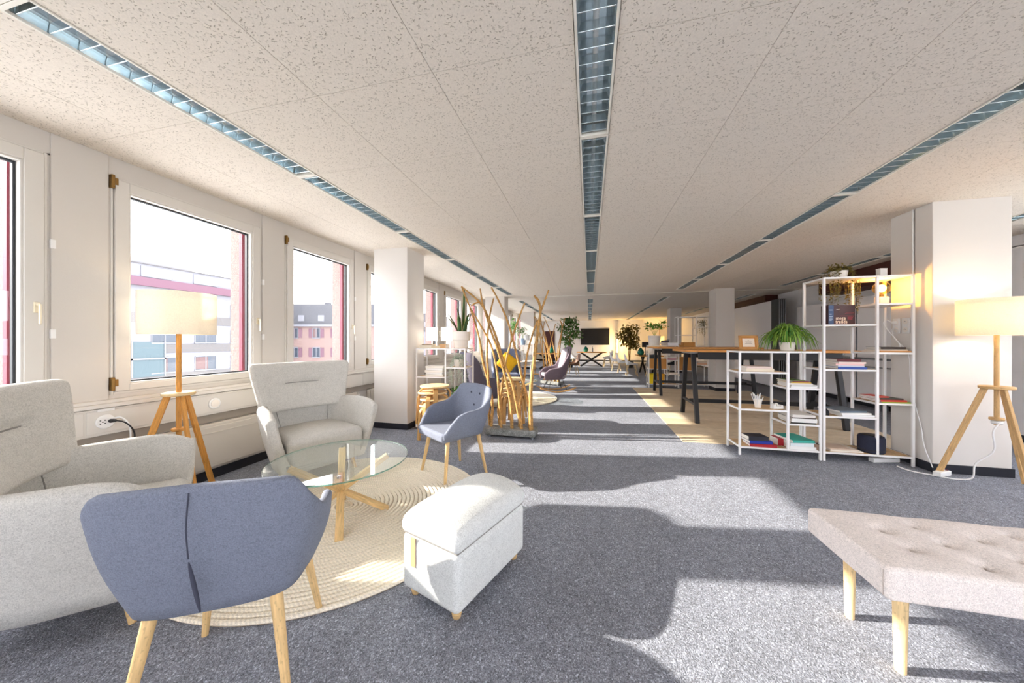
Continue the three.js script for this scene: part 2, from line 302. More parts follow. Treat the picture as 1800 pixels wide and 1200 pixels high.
// ------------------------------------------------------------------ room shell
const MOD = 1.455, XL = -3.5, XR = 5.45, ZF = 4.35, ZB = -22.4, CH = 2.69;
const ADDED_RIGHTZ = [2.9, 1.445, -.01, -1.465, -2.92, -4.375];  // unseen right wall windows, added to let in fill daylight
const ADDED_FRONTX = [-2.4, -.95, .5, 1.95, 3.4, 4.6];  // windows added behind the viewer for light from the front
const WINZ = []; for (let k = 4; k >= -14; k--) { const z = -2.29 + MOD * k; if (z < ZF - .8 && z > ZB + .8) WINZ.push(z); }
{
  struct('floor', bx(XL - .4, XR + .3, -.25, 0, ZB - .3, ZF + .3), 'carpet', 'dark grey speckled loop carpet covering the whole office floor');
  struct('ceiling', bx(XL - .4, XR + .3, CH + .13, CH + .4, ZB - .3, ZF + .3), 'plaster', 'white suspended ceiling of fissured mineral tiles');
  const lo = .95, hi = 2.5, parts = [bx(XL - .1, XL, 0, .905, ZB, ZF), bx(XL - .1, XL, 2.54, CH + .13, ZB, ZF)], out = [bx(XL - .3, XL - .1, -.25, .94, ZB, ZF), bx(XL - .3, XL - .1, 2.66, CH + .4, ZB, ZF)];
  const edges = [ZF, ...WINZ.flatMap(z => [z + .58, z - .58]), ZB];
  for (let i = 0; i < edges.length; i += 2) parts.push(bx(XL - .1, XL, .9, 2.55, edges[i + 1], edges[i]));
  const e2 = [ZF, ...WINZ.flatMap(z => [z + .49, z - .49]), ZB];
  for (let i = 0; i < e2.length; i += 2) out.push(bx(XL - .3, XL - .1, .9, 2.67, e2[i + 1], e2[i]));
  const wl = struct('wall_left', parts, 'wallLeftDarkened', 'white window wall with painted piers between the windows');
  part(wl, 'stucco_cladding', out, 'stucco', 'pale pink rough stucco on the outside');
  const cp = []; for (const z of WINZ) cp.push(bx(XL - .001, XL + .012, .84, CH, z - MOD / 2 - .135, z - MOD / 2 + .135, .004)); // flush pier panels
  cp.forEach(g => part(wl, 'panel', g, 'wallLeftDarkened'));
  const wr = [bx(XR, XR + .2, 0, .905, ZB, ZF), bx(XR, XR + .2, 2.54, CH + .13, ZB, ZF)], re = [ZF, ...ADDED_RIGHTZ.flatMap(z => [z + .58, z - .58]), ZB];
  for (let i = 0; i < re.length; i += 2) wr.push(bx(XR, XR + .2, .9, 2.55, re[i + 1], re[i]));
  struct('wall_right', wr, 'wallRightWhitened', 'white long wall opposite the windows, with added daylight windows out of view');
  struct('wall_back', bx(XL, XR, 0, CH + .13, ZB - .2, ZB), 'wall', 'far white end wall behind the television');
  struct('baseboard_right', bx(XR - .015, XR, 0, .09, ZB, ZF), 'baseboard');
  struct('baseboard_back', bx(XL, XR, 0, .09, ZB, ZB + .015), 'baseboard');
  struct('baseboard_left', bx(XL, XL + .015, 0, .085, ZB, ZF), 'baseboard');
  const wf = [bx(XL, XR, 0, .905, ZF, ZF + .2), bx(XL, XR, 2.54, CH + .13, ZF, ZF + .2)], fe = [XL, ...ADDED_FRONTX.flatMap(x => [x - .58, x + .58]), XR];
  for (let i = 0; i < fe.length; i += 2) wf.push(bx(fe[i], fe[i + 1], .9, 2.55, ZF, ZF + .2));
  struct('wall_front', wf, 'wall', 'white end wall with added daylight windows behind the viewer');
  struct('trim_1', bx(XL, XR, CH - .012, CH + .01, -10.14, -10.06, .004), 'trimWhite', 'white ceiling joint strip across the room');
  // pier lines: a pillar is a white column with a dark base strip
  const pillar = (n, x0, x1, z0, z1, label, groove) => {
    const c = struct('pillar_' + n, groove ? [bx(x0, x1, .0, CH + .005, z0, groove - .012, .006), bx(x0 + .02, x1, 0, CH, groove - .012, groove + .012), bx(x0, x1, 0, CH + .005, groove + .012, z1, .006)] : bx(x0, x1, 0, CH + .005, z0, z1, .006), 'pillarDarkened', label);
    part(c, 'baseboard', bx(x0 - .012, x1 + .012, 0, .085, z0 - .012, z1 + .012, .003), 'baseboard');
    return c;
  };
  pillar(1, -3.17, -2.61, -4.86, -4.36, 'white square pillar beside the stacked birch stools');
  const pr = pillar(2, 3.33, 3.93, -4.62, -4.15, 'white square pillar behind the lit tripod lamp', -4.345);
  part(pr, 'conduit', tube([[3.322, 1.7, -4.345], [3.322, 2.3, -4.345], [3.322, CH, -4.345]], .007, 8), 'whitePlastic');
  pillar(3, -3.17, -2.55, -10.3, -9.82, 'white pillar by the windows behind the branch screen');
  pillar(4, 3.22, 3.66, -10.1, -9.6, 'white pillar behind the standing desks');
  pillar(5, 3.3, 3.74, -15.5, -14.95, 'far white pillar near the yellow lit corner');
  pillar(6, -3.17, -2.55, -15.8, -15.3, 'far white pillar by the windows');
}
// laminate floor: pale planks in front of and under the standing desks
{
  const fl = struct('floor_2', bx(1.18, 4.05, 0, .004, -9.8, -4.66), 'laminate', 'pale wood laminate floor area under the standing desks');
  const tones = ['#e8d8c0', '#e2d0b6', '#ecdcc6', '#dfccb1'].map((c, i) => wood('plank' + i, c)), geos = [1.6, 1.27].map(l => box(l - .003, .006, .187, 0, .006, 0, .0015));
  let r = 0;
  for (let z = -4.755; z > -9.75; z -= .19, r++) {
    const a = r % 2 ? [1.6, 1.27] : [1.27, 1.6]; let x = 1.18;
    for (const l of a) { const p = part(fl, r ? `plank_${String(r).padStart(3, '0')}` : 'plank', geos[l === 1.6 ? 0 : 1], tones[Math.floor(rnd() * 4)]); p.name = 'plank'; p.position.set(x + l / 2, 0, z); x += l; }
  }
}
// ceiling tiles between the light strips
const STRIPX = [-2.305, .03, 2.345, 4.68], STRIPW = .0975;
{
  const c = scene.getObjectByName('ceiling'), colsB = [[-3.5, -2.95], [-2.95, -2.4025], [-2.2075, -1.5], [-1.5, -.79], [-.79, -.0675], [.1275, .84], [.84, 1.545], [1.545, 2.2475], [2.4425, 3.15], [3.15, 3.86], [3.86, 4.5825], [4.7775, 5.45]];
  const ROW = MOD / 2, rest = [], cache = new Map();
  const geo = w => { const k = w.toFixed(3); if (!cache.has(k)) { const q = []; for (let v = 0; v < 6; v++) { const g = box(w - .002, .02, ROW - .002, 0, 0, 0, .0015), u = g.attributes.uv; for (let i = 0; i < u.count; i++) u.setXY(i, u.getX(i) + v * .37, u.getY(i) + v * .61); q.push(g); } cache.set(k, q); } return cache.get(k); };
  for (let j = -9; j < 29; j++) for (const [x0, x1] of colsB) {
    const z = -2.29 - ROW * j - ROW / 2; if (z < ZB || z > ZF) continue;
    const g = geo(x1 - x0)[(j * 7 + Math.round(x0 * 13) + 600) % 6];
    if (z > -8 && z < -.7) { const p = part(c, 'tile', g, 'tile'); p.position.set((x0 + x1) / 2, CH + .01, z); } else rest.push(g.clone().translate((x0 + x1) / 2, CH + .01, z));
  }
  for (const x of STRIPX) rest.push(bx(x - .0955, x + .0955, CH, CH + .02, -11.02, -9.565), bx(x - .0955, x + .0955, CH, CH + .02, ZB, -22.3));
  part(c, 'tile_field', rest, 'tile', null, 'stuff');
}
// ------------------------------------------------------------------ light strips: mirror louvre luminaires
{
  const L = MOD - .002, P = .006;
  const side = s => { const pts = []; for (let i = 0; i <= 8; i++) { const t = i / 8; pts.push([s * lerp(.083, .045, t * t), .008 + t * .085]); } for (let i = 8; i >= 0; i--) { const t = i / 8; pts.push([s * (lerp(.083, .045, t * t) + .003), .009 + t * .085]); } return extr(pts, L - .06).translate(0, 0, -(L - .06) / 2); };
  const frameG = [bx(-.095, -.083, -P, .02, -L / 2, L / 2, .002), bx(.083, .095, -P, .02, -L / 2, L / 2, .002), bx(-.095, .095, -P, .02, -L / 2, -L / 2 + .018, .002), bx(-.095, .095, -P, .02, L / 2 - .018, L / 2, .002)];
  const hous = [bx(-.094, .094, .1, .108, -L / 2, L / 2), bx(-.094, -.09, .02, .1, -L / 2, L / 2), bx(.09, .094, .02, .1, -L / 2, L / 2), bx(-.09, .09, .02, .1, -L / 2, -L / 2 + .004), bx(-.09, .09, .02, .1, L / 2 - .004, L / 2)];
  const blade = extr([[-.08, .004], [.08, .004], [.068, .05], [-.068, .05]], .002, .0015).translate(0, 0, -.001);
  const tubeG = cyl(.013, .013, L - .1).rotateX(PI / 2).translate(0, .075, -(L - .1) / 2);
  const merged = []; for (let i = 0; i < 16; i++) merged.push(blade.clone().translate(0, 0, -L / 2 + .045 + i * (L - .09) / 15));
  const G = { frame: merge(frameG), hous: merge(hous), refl: merge([side(-1), side(1)]), top: bx(-.046, .046, .093, .096, -L / 2 + .02, L / 2 - .02), blades: merge(merged) };
  const where = ['window side row', 'middle row over the aisle', 'row left of the right pillars', 'row along the right wall'], ord = ['first', 'second', 'third', 'fourth', 'fifth', 'sixth', 'seventh', 'eighth', 'ninth', 'tenth', 'eleventh', 'twelfth', 'thirteenth', 'fourteenth', 'fifteenth', 'sixteenth', 'seventeenth'];
  STRIPX.forEach((x, si) => {
    let n = 0;
    for (let k = 3; k >= -13; k--) {
      const z = -1.5625 + MOD * k; if (k === -6 || z > ZF - .8 || z < -22) continue;
      const near = z > -6 && z < -.5 && si < 3;
      if (z > (si === 1 ? .4 : -.2)) { if (z > 0) continue; }
      const t = thing('louvre_light', `${ord[n]} mirror louvre light from the front, ${where[si]}`, 'ceiling light', [x, CH, z], 0, 'louvre ceiling lights'); n++;
      part(t, 'frame', G.frame, 'trimWhite'); part(t, 'housing', G.hous, 'housing'); part(t, 'reflector', [G.refl, G.top], 'mirror'); part(t, 'tube', tubeG, 'tube');
      if (near) for (let i = 0; i < 16; i++) { const b = part(t, 'louvre_blade', blade, 'mirror'); b.position.z = -L / 2 + .045 + i * (L - .09) / 15; }
      else part(t, 'louvre', G.blades, 'mirror', null, 'stuff');
    }
  });
}
// ------------------------------------------------------------------ windows, sills, cable duct, radiators
{
  const w = .58, g = .47, y0 = .9, y1 = 2.545, gy0 = .985, gy1 = 2.44, X = 0;     // local: x into the room, z along the wall
  const beam = (xa, xb, a) => [bx(xa, xb, a[2], a[3], -a[0], -a[1], .004), bx(xa, xb, a[2], a[3], a[1], a[0], .004), bx(xa, xb, a[2], a[4], -a[1], a[1], .004), bx(xa, xb, a[5], a[3], -a[1], a[1], .004)];
  const outer = merge(beam(-.1, .008, [w, .565, y0, y1, y0 + .02, y1 - .015])), sash = merge(beam(-.075, .022, [.562, g + .012, y0 + .022, y1 - .018, gy0 - .012, gy1 + .012]));
  const bead = merge(beam(-.06, .012, [g + .014, g, gy0 - .014, gy1 + .014, gy0, gy1])), gask = merge(beam(-.062, -.03, [g + .001, g - .012, gy0 - .001, gy1 + .001, gy0 + .012, gy1 - .012]));
  const pane = bx(-.049, -.047, gy0 + .005, gy1 - .005, -g + .005, g - .005);
  const rail = [bx(-.145, -.1, .94, 2.66, -.49, -.462, .003), bx(-.145, -.1, .94, 2.66, .462, .49, .003)];
  const hinge = [bx(.0, .034, -.05, .05, -.008, .012, .003), bx(.0, .026, -.018, .034, -.03, .008, .003), cyl(.008, .008, .07, .03, -.035, 0, 10)];
  const handle = [bx(.02, .03, -.035, .035, -.014, .014, .004), rod(V(.03, .015, 0), V(.06, .015, 0), .007), bar(V(.058, .02, 0), V(.058, -.11, 0), .016, .01)];
  [...WINZ.map(z => [XL, z, 0]), ...ADDED_FRONTX.map(x => [x, ZF, PI / 2]), ...ADDED_RIGHTZ.map(z => [XR, z, PI])].forEach(([wx, z, turn], i) => {  // left row is real; front and right windows are added for light
    const t = struct('window_' + (i + 1), null); t.position.set(wx, 0, z); t.rotation.y = turn;
    part(t, 'window_frame', outer, 'frame'); const s = part(t, 'sash', sash, 'frame'); part(s, 'glazing_bead', bead, 'frame'); part(s, 'gasket', gask, 'gasket'); part(s, 'pane', pane, 'pane');
    part(t, 'guide_rail', rail, 'redMetal', 'red blind rail');
    for (const y of [2.5, .98]) { const h = part(t, 'hinge', hinge, 'brass'); h.position.set(0, y, .575); }
    const h = part(t, 'handle', handle, 'handle'); h.position.set(0, 1.52, -.53);
    if (i > 2 && i < 8) for (const y of [1.95, 1.35]) { const c = part(t, 'clip', bx(0, .02, -.03, .03, -.012, .012, .003), 'whitePlastic'); c.position.set(0, y, -.6); }
  });
  const sill = struct('trim_2', [bx(XL, XL + .07, .815, .845, ZB, ZF, .006), bx(XL, XL + .05, .845, .87, ZB, ZF, .004)], 'frame', 'white window sill ledge running under all windows');
  const duct = struct('trim_3', bx(XL, XL + .045, .615, .81, ZB, ZF, .004), 'frame', 'white cable duct below the window sill');
  for (const z of WINZ) if (z > -12) part(duct, 'panel', bx(XL + .04, XL + .05, .635, .795, z - .72, z + .72, .002), 'frame');
  part(duct, 'shadow_gap', bx(XL, XL + .02, .54, .615, ZB, ZF), 'gapGrey');
  const rg = [bx(0, .06, .12, .53, -.58, .58, .01), bx(.058, .064, .15, .5, -.54, .54, .002), bx(.063, .067, .44, .446, -.5, .3)], pipe = [tube([[.03, .2, -.64], [.03, .4, -.64], [.03, .52, -.64]], .009, 8), tube([[.03, .2, -.64], [.03, .19, -.6], [.03, .19, -.56]], .009, 8)], valve = [cyl(.02, .016, .07, 0, 0, 0, 14).rotateX(-PI / 2).translate(.03, .47, -.6)];
  const ords = ['first', 'second', 'third', 'fourth', 'fifth', 'sixth', 'seventh', 'eighth', 'ninth', 'tenth'];
  WINZ.filter(z => z < -.2 && z > -13).forEach((z, i) => { const t = thing('radiator', `white flat panel radiator under the window, ${ords[i]} along the left wall`, 'radiator', [XL + .002, 0, z], 0, 'panel radiators under the windows'); part(t, 'panel', rg, 'radiator'); part(t, 'pipe', pipe, 'radiator'); part(t, 'valve', valve, 'whitePlastic'); });
}
// far door
{
  const d = struct('door_1', bx(-2.95, -2.3, 0, 2.0, ZB + .001, ZB + .05, .004), 'darkWood', 'dark red door in the far end wall behind the branches');
  part(d, 'door_handle', [rod(V(-2.38, 1.02, ZB + .05), V(-2.38, 1.02, ZB + .1), .01), rod(V(-2.38, 1.02, ZB + .09), V(-2.5, 1.02, ZB + .09), .01)], 'chrome');
}

// ------------------------------------------------------------------ lounge: wing armchairs, blue chairs, table, rug, ottoman, bench
function wingArmchair(label, pos, turn, group) {
  const t = thing('armchair', label, 'armchair', pos, turn, group);
  part(t, 'shell', shell({
    top: [[.50, .36], [.475, .16], [.43, -.06], [.31, -.25], [0, -.285], [-.31, -.25], [-.43, -.06], [-.475, .16], [-.50, .36]],
    bot: [[.365, .33], [.35, .14], [.32, -.04], [.235, -.19], [0, -.215], [-.235, -.19], [-.32, -.04], [-.35, .14], [-.365, .33]],
    yTop: curve1([[0, .66], [.05, .70], [.12, .715], [.3, .71], [.5, .70], [.7, .71], [.88, .715], [.95, .70], [1, .66]]), yBot: .15, th: s => .085, bulge: .012, n: 72
  }), 'greyFabric');
  part(t, 'seat', pad(.78, .30, .62, .055, 14, 4, 10, p => { const k = lerp(.80, 1.0, (p.z + .31) / .62); p.x *= k * (p.y < 0 ? .93 + .0 : 1); if (p.y > 0) p.y += .035 * (1 - (p.x / .4) ** 2) * (1 - ((p.z) / .34) ** 2); p.y += .30; p.z += .07; p.x *= .88; p.z += .02 * (1 - (p.x / .35) ** 2) * (p.z > .2 ? 1 : 0); }), 'greyFabric');
  const hr = part(t, 'headrest', pad(.92, .47, .085, .036, 26, 22, 2, p => {
    const k = lerp(.86, 1.0, sstep(-.24, .24, p.y)); p.x *= k;
    const v = Math.abs(p.x) < .2 ? .026 * sstep(.22, .15, Math.abs(p.x)) * sstep(.05, 0, Math.abs(p.y - .03)) : 0; if (p.z > 0) p.z -= v;
    p.z += .09 * (p.x / .46) ** 2 - .09 * (p.y / .24) * .5; p.y += .855; p.z -= .215;
  }), 'greyFabric');
  part(hr, 'seam', [tube([[-.175, .885, -.193], [0, .885, -.203], [.175, .885, -.193]], .0045, 12, 6)], 'seamGrey');
  for (const [x, z] of [[.285, .27], [-.285, .27], [.2, -.14], [-.2, -.14]]) part(t, 'leg', rod(V(x * 1.06, 0, z * 1.06), V(x * .94, .17, z * .94), .014, .021), 'ash');
  for (const s of [-1, 1]) part(t, 'seam', tube([[s * .215, .47, -.128], [s * .235, .58, -.152], [s * .25, .69, -.18]], .003, 10, 5), 'seamGrey');
  part(t, 'base_frame', [bx(-.3, .3, .14, .165, -.16, .3, .01)], 'seamGrey');
  return t;
}
const armA = wingArmchair('light grey wing armchair at the left edge, its plug cable behind it', [-2.47, 0, -1.06], dirTurn(.656, -.755));
wingArmchair('light grey wing armchair facing the glass table in front of the windows', [-2.70, 0, -2.73], dirTurn(.925, .38));

function scoopChair(label, pos, turn) {
  const t = thing('chair', label, 'chair', pos, turn);
  const bot = [[.235, .235], [.255, .08], [.25, -.06], [.215, -.185], [0, -.22], [-.215, -.185], [-.25, -.06], [-.255, .08], [-.235, .235]];
  part(t, 'shell', shell({
    top: [[.255, .25], [.305, .10], [.325, -.07], [.288, -.255], [0, -.315], [-.288, -.255], [-.325, -.07], [-.305, .10], [-.255, .25]], bot,
    yTop: curve1([[0, .475], [.05, .56], [.11, .63], [.17, .655], [.26, .67], [.34, .755], [.40, .845], [.5, .86], [.6, .845], [.66, .755], [.74, .67], [.83, .655], [.89, .63], [.95, .56], [1, .475]]), yBot: .405, th: () => .04, bulge: .014, n: 90, m: 8
  }), 'blueFabric');
  part(t, 'seat', pad(.47, .09, .46, .03, 12, 2, 12, p => { const k = lerp(.80, 1.02, sstep(-.23, .1, p.z)); p.x *= k; if (p.y > 0) p.y -= .012 * (1 - (p.x / .25) ** 2) * (1 - (p.z / .25) ** 2); p.y += .43; p.z += .035; }), 'blueFabric');
  for (const [x, y, z] of [[-.075, .765, -.262], [.075, .765, -.262], [0, .645, -.241]]) part(t, 'button', new THREE.SphereGeometry(.011, 12, 8).scale(1, 1, .6).translate(x, y, z), 'seam');
  part(t, 'pleat', [orient(new THREE.SphereGeometry(1, 14, 10).scale(.006, .105, .006), V(.0, .43, -.257), V(.0, .63, -.316))], 'seam', 'dark pleat slit');
  part(t, 'seam', [tube([[0, .64, -.318], [0, .74, -.328], [0, .84, -.316]], .0022, 10, 5)], 'seam');
  for (const [x, z, u] of [[.215, .215, 1], [-.215, .215, 1], [.225, -.21, 1], [-.225, -.21, 1]]) part(t, 'leg', rod(V(x * 1.05, 0, z * 1.08), V(x * .78, .41, z * .78), .0125, .021, 14), 'ash');
  return t;
}
scoopChair('blue-grey scoop chair in the foreground, seen from behind with a back pleat', [-1.345, 0, -1.02], dirTurn(-.505, -.863));
scoopChair('blue-grey buttoned scoop chair beyond the glass table, facing the viewer', [-1.31, 0, -3.045], dirTurn(-.57, .82));

function glassTable(label, pos, turn, group) {
  const t = thing('coffee_table', label, 'coffee table', pos, turn, group), R = .465;
  const top = part(t, 'glass_top', lathe([[0, .438], [R - .004, .438]].concat([[R, .442], [R, .446], [R - .004, .45], [0, .45]]), 72), 'tableGlass');
  part(top, 'glass_rim', new THREE.CylinderGeometry(R + .0006, R + .0006, .0085, 72, 1, true).translate(0, .444, 0), 'glassEdge', 'green glass edge');
  const c = [[-.25, .20], [-.20, -.25], [.25, -.20], [.20, .25]];
  c.forEach(([x, z], i) => {
    const a = Math.atan2(x, z), o = i % 2 ? .004 : -.004;
    const l = part(t, 'leg', bar(V(-x, .012, -z), V(x, .425, z), .05, .034, a), 'ash');
    part(t, 'glass_fixing', [cyl(.013, .013, .014, x, .424, z, 16)], 'chrome');
  });
  return t;
}
glassTable('round glass coffee table on four crossed ash legs, on the near jute rug', [-1.765, 0, -2.05], 0, 'glass coffee tables');

function rug(label, x, z, R, rings) {
  const t = thing('rug', label, 'rug', [x, 0, z]);
  part(t, 'backing', cyl(R - .01, R - .01, .006, 0, 0, 0, 64), 'juteBase');
  const p = R / rings;
  for (let i = 0; i < rings; i++) {
    const r = (i + .5) * p, N = Math.max(16, Math.round(34 + i * 2.4)), g = new THREE.TorusGeometry(r, p * .465, 6, N).rotateX(PI / 2).toNonIndexed(), u = g.attributes.uv, q = g.attributes.position;
    for (let k = 0; k < u.count; k++) { u.setXY(k, u.getX(k) * 2 * PI * r, u.getY(k) * PI * p); q.setY(k, q.getY(k) * .75 + .0125); }
    g.computeVertexNormals(); part(t, 'braid', g, 'jute').rotation.y = i * .7;
  }
  return t;
}
rug('round braided jute rug under the glass coffee table in the near lounge', -1.86, -2.2, 1.08, 33);

// storage ottoman
{
  const t = thing('ottoman', 'pale grey storage ottoman with a leather tab, beside the round rug', 'ottoman', [-.66, 0, -1.735], Math.atan2(.94, .34) - PI / 2 + .06);
  t.rotation.y = -Math.atan2(.33, .944);   // local x = short side, local z = long side
  part(t, 'body', pad(.385, .285, .605, .035, 6, 4, 8, p => { p.y += .185; p.x *= 1 - .03 * (.33 - p.y); }), 'paleFabric');
  part(t, 'lid', pad(.392, .1, .612, .03, 14, 2, 16, p => { if (p.y > 0) p.y += .055 * (1 - Math.pow(Math.abs(p.x / .196), 2.3)) - .028 * Math.pow(Math.abs(p.z / .306), 5); p.y += .375; }), 'paleFabric');
  part(t, 'lid_seam', pad(.366, .014, .586, .005, 2, 1, 2, p => { p.y += .328; }), 'seamGrey');
  part(t, 'tab', [bx(-.115, -.082, .18, .325, .302, .308, .002)], 'leather', 'light leather pull tab');
  for (const [x, z] of [[.14, .25], [-.14, .25], [.14, -.25], [-.14, -.25]]) part(t, 'foot', lathe([[0, 0], [.019, 0], [.024, .02], [.026, .045], [0, .045]], 18).translate(x, 0, z), 'ash');
}
// tufted bench
{
  const L = 1.42, W = .475, t = thing('bench', 'beige button-tufted upholstered bench on pale wooden legs at the right edge', 'bench', [1.08 + L / 2, 0, -1.745]);
  const tufts = []; for (let i = 0; i < 7; i++) { const x = -L / 2 + .2 + i * .17; if (i % 2) tufts.push([x, .14], [x, 0], [x, -.14]); else tufts.push([x, .07], [x, -.07]); }
  part(t, 'cushion', pad(L, .125, W, .02, 84, 2, 30, p => {
    if (p.y > .055) { let d = 0; for (const [x, z] of tufts) { const r = Math.hypot((p.x - x) * 1.0, p.z - z); d += .018 * Math.exp(-Math.pow(r / .026, 2)) + .012 * Math.exp(-Math.pow(r / .075, 2)); } p.y += .014 * (1 - Math.pow(Math.abs(p.z / (W / 2)), 4)) * (1 - Math.pow(Math.abs(p.x / (L / 2)), 10)) - d; }
    p.y += .395; }), 'beigeFabric');
  part(t, 'corner_seam', [rod(V(-L / 2 - .0005, .345, W / 2 - .022), V(-L / 2 - .0005, .44, W / 2 - .022), .0012, .0012, 6)], 'seamBeige');
  for (const [x, z] of tufts) part(t, 'button', new THREE.SphereGeometry(.008, 10, 6).scale(1, .5, 1).translate(x, .4585 - .012, z), 'beigeFabric');
  for (const [x, z] of [[-L / 2 + .115, .13], [-L / 2 + .115, -.13], [L / 2 - .115, .13], [L / 2 - .115, -.13]]) part(t, 'leg', rod(V(0, 0, 0), V(0, .335, 0), .0165, .0225, 20).scale(1, 1, 1.15).translate(x, 0, z), 'birch');
}
// ------------------------------------------------------------------ tripod floor lamps
function tripodLamp(label, pos, turn, woodMat, lit) {
  const t = thing('floor_lamp', label, 'floor lamp', pos, turn);
  part(t, 'disc', lathe([[0, .875], [.096, .875], [.1, .88], [.1, .895], [.096, .9], [0, .9]], 40), woodMat === 'honey' ? 'birch' : woodMat);
  for (let i = 0; i < 3; i++) { const a = i * 2 * PI / 3, x = Math.sin(a), z = Math.cos(a); part(t, 'leg', bar(V(x * .325, .006, z * .325), V(x * .062, .88, z * .062), .042, .022, a + PI / 2, .004), woodMat); }
  part(t, 'pole', rod(V(0, .55, 0), V(0, 1.44, 0), .0165, .0165, 18), woodMat);
  part(t, 'lower_disc', lathe([[0, .595], [.042, .595], [.044, .6], [.044, .612], [.042, .617], [0, .617]], 28), woodMat);
  const R = .222, y0 = 1.355, y1 = 1.68;
  const sh = part(t, 'lamp_shade', lathe([[R, y0], [R + .004, y0 + .002], [R + .004, y1 - .002], [R, y1], [R - .002, y1 - .002], [R - .002, y0 + .002], [R, y0]], 56), 'lampShade');
  part(sh, 'shade_ring', [tube(Array.from({ length: 24 }, (_, i) => [Math.sin(i / 24 * 2 * PI) * (R - .004), y1 - .03, Math.cos(i / 24 * 2 * PI) * (R - .004)]), .003, 48, 6, true), rod(V(-R + .004, y1 - .03, 0), V(R - .004, y1 - .03, 0), .003), rod(V(0, y1 - .03, -R + .004), V(0, y1 - .03, R - .004), .003)], 'whiteMetal');
  part(t, 'socket', cyl(.02, .02, .06, 0, 1.43, 0, 18), 'whitePlastic');
  const b = part(t, 'bulb', new THREE.SphereGeometry(.034, 20, 14).scale(1, 1.25, 1).translate(0, 1.525, 0), lit ? 'bulbGlow' : 'tube');
  if (lit) { const l = new THREE.PointLight(new THREE.Color(1, .78, .5), lit, 0, 2); l.position.set(0, 1.525, 0); l.castShadow = true; t.add(l); }
  return t;
}
std('bulbGlow', '#ffffff', .5, { emissive: new THREE.Color(1, .72, .4), emissiveIntensity: 6 });
{
  const a = tripodLamp('wooden tripod floor lamp with a cream drum shade in front of the left window', [-3.165, 0, -1.93], .1, 'honey', .1);
  a.rotation.y = dirTurn(-.09, -.3);
  part(a, 'cord', tube([[.03, 1.4, .02], [.035, 1.1, .025], [.03, .92, .03]], .0022, 14, 6), 'cable');
  const b = tripodLamp('lit pale wooden tripod lamp beside the right pillar', [3.56, 0, -3.87], dirTurn(-.27, -.22), 'pine', .5);
  part(b, 'cord', tube([[-.03, 1.4, .0], [-.03, 1.1, .0], [-.03, .92, 0]], .003, 14, 6), 'cable');
  part(b, 'cord_winding', lathe([[0, .56], [.03, .56], [.034, .575], [.03, .592], [0, .592]], 20), 'cable');
  solo('power_cable', 'white cable curling from the lit tripod lamp to the floor', 'cable', tube([[3.55, .575, -3.84], [3.50, .50, -3.83], [3.52, .32, -3.85], [3.44, .18, -3.9], [3.43, .04, -3.92], [3.36, .008, -3.96], [3.25, .008, -4.02], [3.12, .008, -4.12], [3.08, .02, -4.2]], .006, 70, 8), 'cable');
}
// ------------------------------------------------------------------ stacked birch stools
function stoolProto(label, pos, turn, group) {
  const t = thing('stool', label, 'stool', pos, turn, group);
  part(t, 'seat', lathe([[0, .425], [.19, .425], [.196, .431], [.196, .445], [.19, .45], [0, .45]], 44), 'birch');
  for (let i = 0; i < 4; i++) {
    const a = i * PI / 2 + PI / 4, x = Math.sin(a), z = Math.cos(a), pts = [];
    for (let k = 0; k <= 6; k++) { const q = k / 6 * PI / 2; pts.push([.13 + .085 * Math.sin(q), .335 + .085 * Math.cos(q)]); }
    const inn = pts.map(([r, y]) => [.13 + (r - .13) * .74, .335 + (y - .335) * .74]), g = extr([[.03, .42], ...pts, [.235, 0], [.21, 0], ...inn.reverse(), [.03, .398]], .05, .003).translate(0, 0, -.025).rotateY(a - PI / 2);
    part(t, 'leg', g, 'birchEdge');
  }
  return t;
}
{
  const st0 = stoolProto('round birch stool at the bottom of the stack beside the left pillar', [-2.07, 0, -4.13], .2, 'stacked birch stools by the pillar');
  const nm = ['second from the bottom', 'third from the bottom', 'topmost'];
  [[.02, .085, .01, .55], [-.015, .17, .0, .95], [.01, .255, -.01, 1.3]].forEach(([x, y, z, r], i) => copy(st0, [-2.07 + x, y, -4.13 + z], r, `round birch stool, ${nm[i]} in the stack beside the left pillar`));
  [[0, 0, 0, .4], [.01, .085, 0, .8], [-.01, .17, .01, 1.15], [0, .255, 0, 1.5]].forEach(([x, y, z, r], i) => copy(st0, [-1.22 + x, y, -5.2 + z], r, `round birch stool, ${['bottom one', ...nm][i]} in the stack behind the branch screen`, 'stacked birch stools behind the branches'));
}
